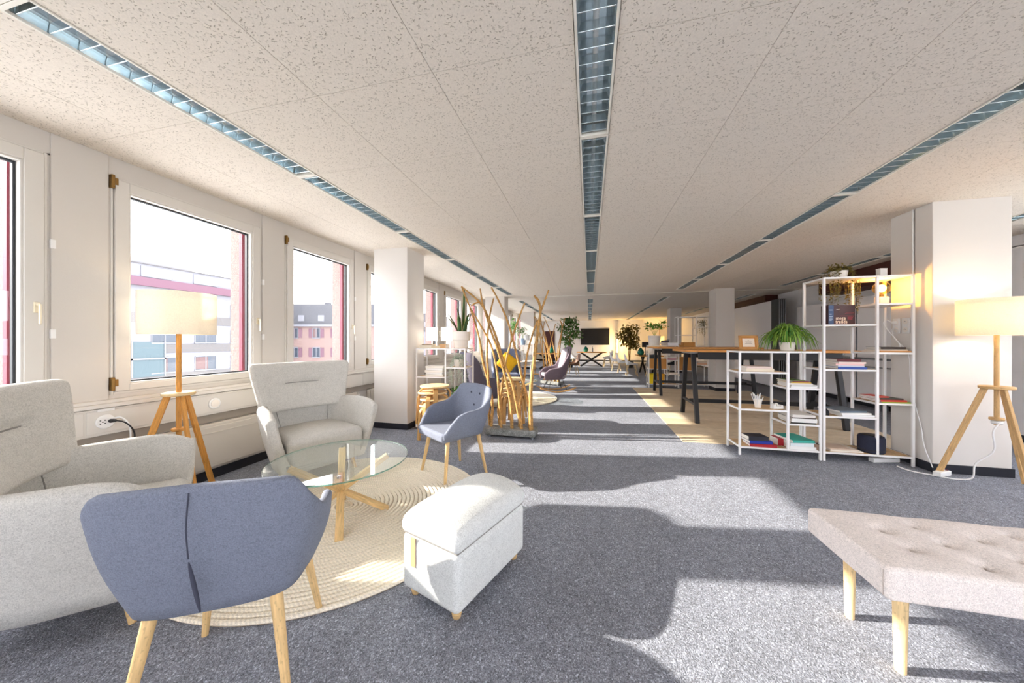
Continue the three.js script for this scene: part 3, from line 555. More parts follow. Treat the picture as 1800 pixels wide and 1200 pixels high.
// ------------------------------------------------------------------ branch screens
{
  const t = thing('branch_screen', 'room divider of bare peeled branches standing in a concrete base', 'room divider', [-1.04, 0, -4.42], 0);
  const bs = part(t, 'base', pad(.69, .085, .27, .012, 10, 2, 5, p => { p.y += .072 + .004 * Math.sin(p.x * 31) * Math.cos(p.z * 40); p.x += .005 * Math.sin(p.y * 70 + p.z * 20); }), 'concrete', 'rough concrete base slab');
  for (const [x, z] of [[-.3, .1], [.3, .1], [-.3, -.1], [.3, -.1]]) part(bs, 'foot', cyl(.022, .022, .032, x, 0, z, 16), 'greyMetal');
  const B = [
    [[-.30, .08, .0], [-.29, .44, -.02], [-.35, .73, -.03], [-.44, 1.02, -.05], [-.49, 1.3, -.07], [-.60, 1.67, -.08], [-.78, 2.10, -.1]],
    [[.15, .1, .06], [.12, .23, .04], [.07, .44, .02], [.01, .71, .01], [-.12, 1.01, -.01], [-.25, 1.4, -.03], [-.4, 1.73, -.05], [-.48, 1.85, -.06], [-.6, 1.96, -.08], [-.78, 2.10, -.1]],
    [[.01, .1, .04], [-.01, .44, .03], [-.08, .75, .01], [-.2, 1.17, 0], [-.33, 1.51, -.02], [-.40, 1.73, -.03], [-.45, 1.87, -.05], [-.48, 2.05, -.06]],
    [[-.33, .08, -.06], [-.36, .5, -.04], [-.35, .84, -.02], [-.36, 1.06, 0], [-.35, 1.38, .01], [-.30, 1.72, .03], [-.25, 1.89, .05]],
    [[-.14, .1, .04], [-.17, .43, .03], [-.21, .89, .02], [-.3, 1.24, 0], [-.49, 1.58, -.01], [-.59, 1.73, -.02]],
    [[.24, .09, -.04], [.23, .41, -.03], [.14, .79, -.02], [.04, 1.21, -.01], [-.06, 1.57, 0], [-.21, 1.91, .01], [-.29, 2.05, .02]],
    [[-.19, .08, -.07], [-.21, .41, -.05], [-.16, .59, -.02], [-.08, 1.06, 0], [.01, 1.35, .02], [.1, 1.6, .05], [.19, 1.81, .07]],
    [[.09, .1, -.07], [.1, .42, -.06], [.16, .78, -.05], [.2, 1.09, -.04], [.27, 1.36, -.03], [.35, 1.59, -.02]],
    [[.28, .11, .06], [.27, .45, .05], [.28, .73, .05], [.35, 1.3, .04], [.38, 1.53, .04], [.40, 1.72, .03], [.37, 1.85, .03], [.32, 1.91, .02]]];
  const R = [.021, .026, .024, .02, .019, .021, .019, .019, .03];
  B.forEach((p, i) => {
    const b = part(t, 'branch', branch(p, R[i], i === 8 ? .016 : .011, 34), 'bark');
    if (i === 1) part(b, 'twig', branch([[-.4, 1.73, -.05], [-.47, 1.85, -.04], [-.53, 1.85, -.02], [-.59, 1.81, 0]], .017, .01, 12), 'bark');
    if (i === 8) part(b, 'twig', branch([[.40, 1.70, .03], [.46, 1.85, .03], [.51, 1.98, .04]], .016, .01, 12), 'bark');
  });
  const c = copy(t, [-1.1, 0, -9.9], -.55, 'second branch room divider farther back, behind the rocking chair');
}

// ------------------------------------------------------------------ white metal shelf units (open frames with wooden boards)
function shelfUnit(label, pos, turn, H, left, right, group) {   // 0.8 wide, 0.36 deep; left/right: shelf heights of the two bays
  const t = thing('shelf_unit', label, 'shelf', pos, turn, group), r = .011, X = [-.389, .085, .389], Z = .169;
  for (const x of X) for (const z of [-Z, Z]) part(t, 'post', bx(x - r, x + r, x === .085 ? .09 : 0, H, z - r, z + r, .002), 'whiteMetal');
  const shelf = (x0, x1, y) => {
    const s = part(t, 'shelf', [bx(x0, x1, y - .02, y, Z - .008, Z + .008, .002), bx(x0, x1, y - .02, y, -Z - .008, -Z + .008, .002), bx(x0 - .008, x0 + .008, y - .02, y, -Z, Z, .002), bx(x1 - .008, x1 + .008, y - .02, y, -Z, Z, .002), bx(x0, x1, y - .02, y - .006, -Z, Z)], 'whiteMetal');
    part(s, 'board', bx(x0 + .009, x1 - .009, y - .008, y + .001, -Z + .009, Z - .009, .001), 'shelfWood');
  };
  left.forEach(y => shelf(X[0], X[1], y)); right.forEach(y => shelf(X[1], X[2], y));
  shelf(X[0], X[1], H); shelf(X[1], X[2], H);
  return t;
}
const LOWL = [.1, .53, .955], LOWR = [.1, .385, .785], TALLL = [.1, .49, 1.0, 1.485], TALLR = [.1, .65, 1.185, 1.705], HL = 1.19, HT = 2.0;
const RL = [2.073, 0, -4.45], RT = [2.885, 0, -4.45];
shelfUnit('low white open shelf unit under the spider plant', RL, 0, HL, LOWL, LOWR, 'low white shelf units');
shelfUnit('tall white open shelf unit beside the right pillar', RT, 0, HT, TALLL, TALLR, 'tall white shelf units');
const ML = [2.035, 0, -10.14], MT = [2.83, 0, -10.3], WL = [-2.16, 0, -4.69], FL = [-2.55, 0, -12.3];
shelfUnit('low white open shelf unit with yellow baskets, behind the standing desks', ML, 0, HL, LOWL, LOWR, 'low white shelf units');
shelfUnit('tall white open shelf unit with cardboard boxes, behind the standing desks', MT, 0, HT, TALLL, TALLR, 'tall white shelf units');
shelfUnit('low white open shelf unit under the snake plant', WL, 0, 1.2, [.1, .775], [.1, .40, .92], 'low white shelf units');
shelfUnit('far low white shelf unit under the blue pots, by the windows', FL, 0, 1.17, LOWL, LOWR, 'low white shelf units');
// books: cover boards with spine towards the viewer, and a paper block
const coverMats = new Map();
const coverMat = c => { if (!coverMats.has(c)) coverMats.set(c, Object.assign(new THREE.MeshStandardMaterial({ color: c, roughness: .55 }), { name: 'cover' })); return coverMats.get(c); };
function book(label, x, y, z, turn, w, h, d, color, soft, group) {   // lies flat: w along the spine, h thick, d deep
  const t = thing('book', label, 'book', [x, y, z], turn, group), c = soft ? .0008 : .0022;
  part(t, 'cover', [bx(-w / 2, w / 2, 0, c, -d / 2, d / 2), bx(-w / 2, w / 2, h - c, h, -d / 2, d / 2), bx(-w / 2, w / 2, 0, h, d / 2 - c, d / 2, .0006)], coverMat(color));
  part(t, 'pages', bx(-w / 2 + .003, w / 2 - .003, c, h - c, -d / 2 + .004, d / 2 - c), 'paper');
  return t;
}
function stack(x, y, z, list) { list.forEach(([h, w, d, color, label, dx = 0, dz = 0, turn = 0, soft = true]) => { book(label, x + dx, y, z + dz, turn, w, h, d, color, soft); y += h + .0003; }); return y; }
const e = .0012;
stack(RL[0] - .17, .955 + e, RL[2] + .03, [[.033, .28, .21, '#e9dcc4', 'thick cream book on the upper left shelf under the picture frame'], [.022, .26, .2, '#e8d2c6', 'pale pink cream book on top of the thick cream book', -.01, 0, .05]]);
stack(RL[0] - .17, .1 + e, RL[2] + .05, [[.03, .27, .2, '#b01d28', 'red book at the bottom of the three-book pile on the lowest shelf', .02, .02, -.02, false], [.032, .235, .2, '#16329a', 'bright blue book in the middle of the three-book pile', .0, .0, .05, false], [.044, .21, .16, '#22222a', 'thick black book on top of the three-book pile', -.02, .0, .1, false]]);
stack(RL[0] + .24, .785 + e, RL[2] + .03, [[.014, .25, .27, '#f2f0ec', 'white magazine at the bottom of the pile under the spider plant'], [.018, .25, .28, '#d5d3d0', 'light grey magazine above the white one under the spider plant', .0, .0, .03], [.016, .22, .26, '#e6e0dc', 'off-white magazine in the middle of the pile under the spider plant', -.02, 0, -.05], [.01, .2, .25, '#d8b63c', 'yellow edged booklet near the top of the magazine pile', -.03, 0, .08], [.01, .18, .24, '#8c2540', 'dark pink booklet on the magazine pile', -.03, -.01, .14], [.008, .16, .22, '#5c7a3a', 'green booklet topmost on the magazine pile', -.05, -.02, .2]]);
stack(RL[0] + .235, .385 + e, RL[2] + .04, [[.018, .24, .25, '#23241f', 'dark bound book at the bottom of the binder pile'], [.042, .24, .28, '#e8e6e2', 'thick white book on the dark bound book', 0, 0, .02], [.012, .23, .28, '#4a3a30', 'thin brown bound book in the binder pile', 0, 0, -.03], [.03, .22, .29, '#dcd6ce', 'pale thick book topmost in the binder pile', -.01, 0, .04]]);
stack(RL[0] + .235, .1 + e, RL[2] + .02, [[.035, .26, .3, '#f0efec', 'white book at the bottom of the teal pile'], [.038, .25, .29, '#e4ecec', 'white and mint book in the teal pile', -.01, 0, .06], [.03, .23, .3, '#35a896', 'teal book topmost on the lowest shelf', -.02, .0, .16, false]]);
book('small red book standing behind the teal pile', RL[0] + .07, .1 + e, RL[2] - .02, .1, .06, .08, .14, '#b3202e', false);
stack(RT[0] - .15, 1.0 + e, RT[2] + .05, [[.026, .26, .25, '#264c9e', 'blue book with a yellow badge, at the bottom of its pile', .01, .01, 0, false], [.013, .24, .25, '#d9dce8', 'pale blue book on the blue book', 0, 0, .03], [.02, .25, .24, '#f1c4bf', 'light pink book in the middle shelf pile', 0, 0, -.03], [.018, .25, .25, '#efd9cf', 'pale peach book in the middle shelf pile', .01, 0, .04], [.028, .22, .2, '#5e141c', 'dark red book topmost on the middle shelf pile', 0, 0, .02, false]]);
stack(RT[0] - .13, .49 + e, RT[2] + .03, [[.02, .31, .27, '#ececec', 'white ring-bound report at the bottom of the stapler shelf pile', .04, .01, .1], [.018, .3, .27, '#f3f2ef', 'white report in the middle of the stapler shelf pile', .02, 0, .16], [.02, .29, .27, '#5f6e7c', 'grey-blue magazine topmost on the stapler shelf pile', -.01, -.01, .22]]);
stack(RT[0] - .17, .1 + e, RT[2] + .03, [[.012, .3, .24, '#efe9e0', 'cream paper brochure at the bottom of the lowest tall shelf'], [.012, .28, .24, '#e3d6c6', 'beige paper brochure on the lowest tall shelf', -.03, 0, .12], [.01, .2, .2, '#d2b9a4', 'tan brochure topmost on the lowest tall shelf', -.06, .02, -.1]]);
stack(RT[0] + .24, 1.185 + e, RT[2] + .05, [[.016, .27, .24, '#c98a4a', 'orange-brown book at the bottom of the right bay pile', 0, 0, .02, false], [.014, .24, .22, '#efe6d4', 'cream page book between the brown books', .01, -.02, -.05], [.024, .22, .19, '#2f2018', 'dark brown book topmost in the right bay pile', .0, .0, .03, false]]);
stack(RT[0] + .235, .65 + e, RT[2] + .03, [[.012, .26, .27, '#8fae3c', 'lime green book at the bottom of the red pile', .02, 0, .02], [.018, .24, .26, '#c9362e', 'bright red book on the lime green book', -.01, 0, .08], [.014, .22, .25, '#3b3f38', 'dark grey book in the red pile', -.02, -.01, .12], [.012, .14, .18, '#d9564c', 'coral booklet topmost in the red pile', -.07, -.02, .25]]);
// printed box: "mega trends"
{
  const cv = document.createElement('canvas'); cv.width = 512; cv.height = 400; const g = cv.getContext('2d');
  g.fillStyle = '#3a0f16'; g.fillRect(0, 0, 512, 400); g.strokeStyle = '#c2384a'; g.lineWidth = 4;
  g.beginPath(); g.moveTo(250, 190); g.lineTo(300, 165); g.lineTo(490, 165); g.moveTo(160, 225); g.lineTo(470, 225); g.moveTo(470, 225); g.lineTo(430, 300); g.lineTo(380, 300); g.stroke();
  g.fillStyle = '#7a1526'; g.fillRect(330, 240, 120, 60); g.fillStyle = '#e9d8cc'; g.fillRect(60, 90, 80, 8);
  g.fillStyle = '#f3ddc6'; g.font = 'bold 92px sans-serif'; g.fillText('mega', 46, 305); g.fillText('trends', 40, 380);
  const tx = new THREE.CanvasTexture(cv); tx.colorSpace = THREE.SRGBColorSpace;
  const cs = document.createElement('canvas'); cs.width = 128; cs.height = 400; const k = cs.getContext('2d');
  k.fillStyle = '#2b4a75'; k.fillRect(0, 0, 128, 400); k.fillStyle = '#9fb3c8'; for (const [y, w] of [[95, 80], [180, 60], [230, 84], [256, 70], [282, 80], [308, 60]]) k.fillRect(20, y, w, 14);
  const ts = new THREE.CanvasTexture(cs); ts.colorSpace = THREE.SRGBColorSpace;
  const t = thing('card_box', 'dark red printed card box lettered mega trends, on the tall shelf unit', 'box', [RT[0] - .19, 1.485 + e, RT[2] + .05], .14);
  part(t, 'box_body', box(.27, .215, .1, 0, .1075, 0, .003), coverMat('#35101a'));
  const f = (w, h, tex, nm) => { const m = Object.assign(new THREE.MeshStandardMaterial({ map: tex, roughness: .5 }), { name: nm }); const q = new THREE.Mesh(new THREE.PlaneGeometry(w, h), m); q.name = nm; t.add(q); return q; };
  f(.215, .211, tx, 'front_print').position.set(.026, .1075, .0506);
  f(.052, .211, ts, 'side_print').position.set(-.1085, .1075, .0506);
}
// desk odds and ends on the shelves
{
  const cup = thing('pen_cup', 'faceted white cup full of white pens on the low shelf unit', 'cup', [RL[0] - .16, .53 + e, RL[2] + .06]);
  part(cup, 'cup', new THREE.LatheGeometry([[.0, 0], [.032, 0], [.043, .1], [.04, .1], [.03, .006], [0, .006]].map(p => new THREE.Vector2(...p)), 8).toNonIndexed(), 'ceramic');
  for (let i = 0; i < 11; i++) { const a = i * 2.4, r = .012 + .012 * (i % 3); part(cup, 'pen', rod(V(Math.sin(a) * r * .6, .01, Math.cos(a) * r * .6), V(Math.sin(a) * r * 2, .135 + .012 * (i % 4), Math.cos(a) * r * 2), .0042, .0042, 8), 'whitePlastic'); }
  const td = thing('tape_dispenser', 'white tape dispenser beside the white pen cup', 'tape dispenser', [RL[0] + .015, .53 + e, RL[2] + .09], .3);
  part(td, 'dispenser_body', extr([[-.06, 0], [.06, 0], [.062, .03], [.05, .045], [.03, .03], [-.02, .028], [-.035, .06], [-.055, .05]], .045, .004).translate(0, 0, -.0225), 'whitePlastic');
  part(td, 'tape_roll', new THREE.TorusGeometry(.017, .008, 8, 20).translate(-.005, .042, 0), 'paper');
  const sp = thing('speaker', 'dark navy round fabric speaker on the bottom of the tall shelf unit', 'speaker', [RT[0] + .1, .1 + e, RT[2] + .07]);
  part(sp, 'speaker_body', lathe([[0, .0], [.098, .0], [.106, .012], [.108, .03], [.108, .155], [.1, .175], [.085, .183], [0, .185]], 40), 'navy');
  part(sp, 'top_panel', cyl(.075, .075, .003, 0, .184, 0, 32), 'blackPlastic'); part(sp, 'trim_ring', lathe([[.109, .028], [.1105, .03], [.1105, .036], [.109, .038]], 40), 'blackPlastic');
  const stp = thing('stapler', 'small black stapler on the grey-blue magazine shelf', 'stapler', [RT[0] - .33, .49 + e, RT[2] + .1], 1.2);
  part(stp, 'stapler_base', box(.13, .012, .035, 0, .006, 0, .003), 'blackPlastic'); part(stp, 'stapler_arm', extr([[-.065, .02], [.06, .028], [.065, .045], [.05, .058], [-.055, .045]], .03, .004).translate(0, 0, -.015), 'blackPlastic');
  const mug = thing('mug', 'brown speckled mug at the end of the lowest low shelf', 'mug', [RL[0] + .365, .1 + e, RL[2] + .14], .5);
  part(mug, 'mug_body', lathe([[0, 0], [.026, 0], [.032, .012], [.033, .07], [.03, .07], [.029, .012], [0, .008]], 24), coverMat('#8a6f5a')); part(mug, 'handle', new THREE.TorusGeometry(.02, .004, 8, 18, PI).rotateZ(-PI / 2).translate(.032, .038, 0), coverMat('#8a6f5a'));
  // glowing globe bulb lamp
  const bl = thing('bulb_lamp', 'small table lamp with an amber globe bulb glowing on the tall shelf unit', 'lamp', [RT[0] + .2, 1.705 + e, RT[2] + .06]);
  part(bl, 'lamp_base', box(.085, .075, .085, 0, .038, 0, .008), 'ceramic'); part(bl, 'socket', cyl(.02, .02, .03, 0, .075, 0, 18), 'brass');
  part(bl, 'globe', lathe(Array.from({ length: 19 }, (_, i) => { const a = .35 + i / 18 * (PI - .35); return [Math.sin(a) * .072, .172 - Math.cos(a) * .072]; }).concat([[0, .244]]), 32), 'amberGlass');
  part(bl, 'filament', new THREE.SphereGeometry(.036, 16, 12).scale(1, 1.15, 1).translate(0, .17, 0), 'filamentGlow');
  const l = new THREE.PointLight(new THREE.Color(1, .6, .2), .5, 0, 2); l.position.set(0, .17, 0); l.castShadow = true; bl.add(l);
  const br = thing('storage_box', 'small white plastic box on top of the tall shelf unit above the bulb lamp', 'box', [RT[0] + .2, HT + e, RT[2] + .06], .2);
  part(br, 'box_body', box(.075, .085, .05, 0, .0425, 0, .006), 'whitePlastic'); part(br, 'lid', box(.077, .012, .052, 0, .083, 0, .004), 'whitePlastic');
}
// wooden picture frame standing on the near desk
// ------------------------------------------------------------------ plants
function leafBlade(pts, w, fold = .25, taper = t => Math.sin(PI * clamp(.06 + .94 * t, 0, 1)) ** .6, th = .0015) {
  const c = new THREE.CatmullRomCurve3(pts.map(p => p.isVector3 ? p : V(...p))), n = 10, P = [], I = [];
  const up = V(0, 1, 0);
  for (let i = 0; i <= n; i++) {
    const t = i / n, o = c.getPointAt(t), d = c.getTangentAt(t), s = d.clone().cross(up); if (s.lengthSq() < 1e-4) s.set(1, 0, 0); s.normalize(); const nn = s.clone().cross(d).normalize(), k = w / 2 * taper(t);
    for (const [f, g] of [[-1, 1], [0, 0], [1, 1], [0, -1]]) { const q = o.clone().addScaledVector(s, k * f).addScaledVector(nn, g > 0 ? k * fold : g < 0 ? -th : 0); P.push(q.x, q.y, q.z); }
  }
  for (let i = 0; i < n; i++) for (const [a, b] of [[0, 1], [1, 2], [2, 3], [3, 0]]) { const x = i * 4; I.push(x + a, x + b, x + 4 + a, x + b, x + 4 + b, x + 4 + a); }
  const g = new THREE.BufferGeometry(); g.setAttribute('position', new THREE.Float32BufferAttribute(P, 3)); g.setIndex(I); g.computeVertexNormals();
  return boxUV(g);
}
function leafCloud(list, size, aspect = .45) {   // many small real leaves at [position, direction]
  const P = [], I = [];
  for (const [p, d, k = 1] of list) {
    const f = d.clone().normalize(), s = f.clone().cross(V(rr(-.4, .4), 1, rr(-.4, .4))).normalize(), n = s.clone().cross(f), L = size * k * rr(.7, 1.25), w = L * aspect / 2, b = P.length / 3;
    const pt = (a, c, h) => { const q = p.clone().addScaledVector(f, a * L).addScaledVector(s, c * w).addScaledVector(n, h * L); P.push(q.x, q.y, q.z); };
    pt(0, 0, 0); pt(.4, 1, .06); pt(.4, -1, .06); pt(.5, 0, .0); pt(1, 0, -.1);
    I.push(b, b + 1, b + 3, b, b + 3, b + 2, b + 1, b + 4, b + 3, b + 3, b + 4, b + 2);
  }
  const g = new THREE.BufferGeometry(); g.setAttribute('position', new THREE.Float32BufferAttribute(P, 3)); g.setIndex(I); g.computeVertexNormals();
  return boxUV(g);
}
const potG = (r, h) => lathe([[0, 0], [r * .8, 0], [r * .84, .006], [r, h - .01], [r, h], [r - .008, h], [r * .8, .02], [0, .02]], 32);
{
  // snake plant in a two-tier pot
  const t = thing('snake_plant', 'snake plant in a two-tier white pot on the low shelf by the left pillar', 'plant', [WL[0] + .27, 1.2 + e, WL[2] + .02]);
  const pot = part(t, 'pot', lathe([[0, 0], [.098, 0], [.106, .012], [.114, .11], [.13, .118], [.134, .125], [.138, .245], [.134, .25], [.128, .245], [.12, .13], [0, .13]], 40), 'ceramic');
  part(pot, 'soil', cyl(.124, .124, .006, 0, .22, 0, 30), 'soil');
  const tp = u => u < .75 ? .75 + .25 * Math.sin(u * 4) : clamp((1 - u) / .25, 0, 1) ** .7;
  for (const [x, z, tx, tz, h, w] of [[.0, 0, -.06, .02, .41, .08], [.03, -.02, -.0, -.04, .73, .036], [-.03, .01, -.19, .02, .27, .065], [-.04, -.01, -.23, -.04, .36, .03], [.05, .02, .1, .03, .32, .06], [.0, .04, .02, .12, .28, .055], [.06, -.01, .13, -.02, .4, .05]]) {
    const a = V(x, .2, z), b = V(x + tx * .4, .2 + h * .5, z + tz * .4), c = V(x + tx, .2 + h, z + tz);
    const l = part(t, 'leaf', leafBlade([a, b, c], w, .3, tp, .003), 'leafDark'); 
    part(l, 'leaf_edge', leafBlade([a.clone().add(V(0, 0, -.003)), b.clone().add(V(0, 0, -.003)), c.clone().add(V(0, .006, -.003))], w * 1.22, .3, tp, .0015), 'leafEdge', 'yellow leaf margin');
  }
}
{
  // spider plant
  const t = thing('spider_plant', 'bushy green spider plant in a white pot on the low shelf unit', 'plant', [RL[0] + .165, HL + e, RL[2] + .0]);
  part(t, 'pot', potG(.075, .1), 'ceramic');
  const geos = [];
  for (let i = 0; i < 210; i++) {
    const a = i * 2.39996 + rr(-.3, .3), q = (i + .5) / 210, out = .1 + .18 * q, h = .27 - .17 * q + rr(-.06, .05), dr = rr(.02, .16) * q + .02, sx = Math.sin(a), sz = Math.cos(a) * .75;
    const g = leafBlade([[sx * .02, .07, sz * .02], [sx * out * .45, .1 + h * .75, sz * out * .45], [sx * out * .85, .1 + h * .65, sz * out * .85], [sx * out * 1.12, .1 + h * .4 - dr, sz * out * 1.12]], rr(.011, .018), .4, u => clamp((1 - u) * 2.2, 0, 1) ** .6 * clamp(.4 + u * 6, 0, 1));
    part(t, 'leaf', g, ['leafGreen2', 'leafLight', 'leafLight', 'leafLime'][i % 4]);
  }
}
function trailing(label, pos, potGeo, potMat, mat, strands, spread, len, leafSize, cat = 'plant', bush = 60) {
  const t = thing('trailing_plant', label, cat, pos);
  part(t, 'pot', potGeo, potMat); potGeo.computeBoundingBox(); const top = potGeo.boundingBox.max.y, R = potGeo.boundingBox.max.x, list = [], stems = [];
  for (let i = 0; i < strands; i++) {
    const a = rr(0, 2 * PI), L = len * rr(.35, 1), fx = Math.sin(a), fz = Math.cos(a), r1 = R + spread * rr(.1, 1), pts = [V(fx * R * .4, top - .01, fz * R * .4), V(fx * R * .95, top + .035, fz * R * .95), V(fx * r1, top - .01 - L * .25, fz * r1), V(fx * r1 + rr(-.02, .02), top - L, fz * r1 + rr(-.02, .02))];
    const c = new THREE.CatmullRomCurve3(pts); stems.push(tube(pts, .0014, 12, 4));
    for (let k = 2; k < L * 90 + 4; k++) { const p = c.getPoint(clamp(k / (L * 90 + 4), 0, 1)); list.push([p, V(rr(-1, 1), rr(-.7, .4), rr(-1, 1))]); }
  }
  for (let i = 0; i < bush; i++) { const a = rr(0, 2 * PI), r = R * Math.sqrt(rnd()) * 1.25; list.push([V(Math.sin(a) * r, top + rr(0, .07), Math.cos(a) * r), V(rr(-1, 1), rr(.1, 1), rr(-1, 1))]); }
  part(t, 'stems', stems, mat, null, 'stuff'); part(t, 'leaves', leafCloud(list, leafSize, .6), mat, null, 'stuff');
  return t;
}
trailing('trailing plant in a white pot hanging over the top of the tall shelf unit', [RT[0] - .16, HT + e, RT[2] + .02], potG(.075, .085), 'ceramic', 'leafOlive', 22, .1, .55, .034);
trailing('silvery trailing plant in a pale pot on the low shelf by the left pillar', [WL[0] + .24, .92 + e, WL[2] + .03], potG(.075, .11), 'ceramic', 'leafSilver', 26, .09, .62, .03, 'plant', 120);
trailing('green leafy plant low on the shelf unit by the left pillar', [WL[0] + .24, .4 + e, WL[2] + .03], potG(.08, .13), 'ceramic', 'leafGreen2', 5, .05, .18, .045, 'plant', 70);
trailing('trailing plant in a white pot on the tall shelf behind the standing desks', [MT[0] + .26, 1.705 + e, MT[2] + .04], potG(.09, .12), 'ceramic', 'leafOlive', 11, .09, .42, .035);
function bushy(label, pos, potGeo, potMat, mat, h, r, n, size) {
  const t = thing('potted_plant', label, 'plant', pos); part(t, 'pot', potGeo, potMat); potGeo.computeBoundingBox(); const top = potGeo.boundingBox.max.y, list = [], st = [];
  for (let i = 0; i < 9; i++) { const a = rr(0, 2 * PI), q = rr(.3, 1), e2 = V(Math.sin(a) * r * q, top + h * rr(.35, .9), Math.cos(a) * r * q); st.push(tube([V(0, top - .03, 0), V(e2.x * .4, top + h * .4, e2.z * .4), e2], .003, 8, 5)); for (let k = 0; k < n / 9; k++) list.push([e2.clone().add(V(rr(-1, 1) * r * .45, rr(-.3, .3) * h * .6, rr(-1, 1) * r * .45)), V(rr(-1, 1), rr(-.3, .8), rr(-1, 1))]); }
  part(t, 'stems', st, mat, null, 'stuff'); part(t, 'foliage', leafCloud(list, size, .6), mat, null, 'stuff'); return t;
}
bushy('green leafy plant in a large white pot on the low shelf with yellow baskets', [ML[0] - .22, HL + e, ML[2] + .0], potG(.17, .28), 'ceramic', 'leafGreen2', .36, .26, 90, .12);
bushy('tall leafy plant on the left of the far shelf by the windows', [FL[0] - .3, 1.17 + e, FL[2]], potG(.1, .16), 'ceramic', 'leafGreen2', .8, .15, 170, .09);
bushy('leafy plant in a pale blue pot on the far shelf by the windows', [FL[0] + .08, 1.17 + e, FL[2]], potG(.12, .25), 'bluePot', 'leaf', .42, .16, 120, .08);
function ficus(label, pos, mat, H, R) {
  const t = thing('indoor_tree', label, 'plant', pos);
  part(t, 'pot', lathe([[0, 0], [.17, 0], [.2, .3], [.185, .3], [.17, .27], [0, .27]], 28), 'graphite');
  const tr = [], list = [];
  for (let i = 0; i < 3; i++) tr.push(branch([[.03 * Math.sin(i * 2.1), .26, .03 * Math.cos(i * 2.1)], [.05 * Math.sin(i * 2.1 + 2), H * .35, .05 * Math.cos(i * 2.1 + 2)], [.02, H * .6, 0], [.1 * Math.sin(i * 2.1), H * .85, .1 * Math.cos(i * 2.1)]], .022, .008, 18, 7));
  for (let i = 0; i < 26; i++) { const a = i * 2.4, y = H * rr(.5, .97), r = R * Math.sin(PI * clamp((y / H - .38) / .68, .1, .95)) * rr(.5, 1), p = V(Math.sin(a) * r, y, Math.cos(a) * r); tr.push(tube([V(.02, y - .25, 0), V(p.x * .5, y - .05, p.z * .5), p], .005, 6, 5)); for (let k = 0; k < 46; k++) list.push([p.clone().add(V(rr(-1, 1) * .2, rr(-1, 1) * .17, rr(-1, 1) * .2)), V(rr(-1, 1), rr(-1, .5), rr(-1, 1))]); }
  part(t, 'trunk', tr, 'bark'); part(t, 'foliage', leafCloud(list, .15, .5), mat, null, 'stuff'); return t;
}
ficus('tall green indoor tree standing left of the television', [-.98, 0, -16.6], 'leaf', 2.5, .5);
ficus('dark leaved indoor tree standing right of the television', [1.93, 0, -17.2], 'leafOlive', 2.15, .48);

// ------------------------------------------------------------------ standing desks on black trestles
function standingDesk(label, pos, group) {
  const W = 2.3, D = .86, H = 1.165, t = thing('standing_desk', label, 'table', pos, 0, group);
  part(t, 'desk_top', bx(-W / 2, W / 2, H - .035, H, -D / 2, D / 2, .004), 'deskWood');
  part(t, 'rail', [bx(-W / 2 + .2, W / 2 - .2, H - .15, H - .036, -D / 2 + .04, -D / 2 + .08, .003), bx(-W / 2 + .2, W / 2 - .2, H - .15, H - .036, D / 2 - .08, D / 2 - .04, .003)], 'blackMetal');
  for (const s of [-1, 1]) {
    const x = s * (W / 2 - .17), tr = part(t, 'trestle_head', bx(x - .05, x + .05, H - .065, H - .036, -.3, .3, .006), 'greyMetal');
    for (const k of [-1, 1]) part(t, 'leg', bar(V(x, .008, k * .42), V(x, H - .06, k * .2), .062, .062, 0, .004), 'blackMetal');
    part(t, 'crossbar', bx(x - .02, x + .02, .27, .31, -.38, .38, .004), 'blackMetal');
  }
  part(t, 'stretcher', bx(-W / 2 + .17, W / 2 - .17, .27, .33, -.02, .02, .004), 'blackMetal');
  return t;
}
const deskA = standingDesk('near oak standing desk on black trestles, behind the low shelf unit', [2.64, 0, -6.15], 'standing desks');
copy(deskA, [2.64, 0, -8.85], 0, 'far oak standing desk on black trestles, behind the near one');
{
  const t = thing('picture_frame', 'wooden picture frame with a certificate, propped on the near standing desk', 'picture frame', [2.50, 1.165 + .0015, -6.02], -.06);
  const tilt = g => g.rotateX(-.22).translate(0, 0, 0), w = .27, h = .235;
  part(t, 'frame', [bx(-w / 2, -w / 2 + .035, 0, h, -.008, .008, .002), bx(w / 2 - .035, w / 2, 0, h, -.008, .008, .002), bx(-w / 2, w / 2, 0, .035, -.008, .008, .002), bx(-w / 2, w / 2, h - .035, h, -.008, .008, .002)].map(tilt), 'oak');
  part(t, 'mount', tilt(bx(-w / 2 + .03, w / 2 - .03, .03, h - .03, -.004, .002)), 'cardboard');
  const cv = document.createElement('canvas'); cv.width = 200; cv.height = 160; const g = cv.getContext('2d'); g.fillStyle = '#efe9dd'; g.fillRect(0, 0, 200, 160); g.fillStyle = '#8a8378'; for (const [x, y, ww] of [[90, 30, 20], [45, 62, 110], [55, 76, 90], [40, 92, 120]]) g.fillRect(x, y, ww, 5);
  const tx = new THREE.CanvasTexture(cv); tx.colorSpace = THREE.SRGBColorSpace; const m = Object.assign(new THREE.MeshStandardMaterial({ map: tx, roughness: .8 }), { name: 'certificate' });
  const pm = new THREE.Mesh(new THREE.PlaneGeometry(.165, .14).translate(0, h / 2, .0032).rotateX(-.22), m); pm.name = 'print'; t.add(pm);
  part(t, 'stand', [extr([[-.005, 0], [-.11, 0], [-.03, .15]], .05, .003).rotateY(-PI / 2).translate(.025, 0, -.005)], 'oak');
}
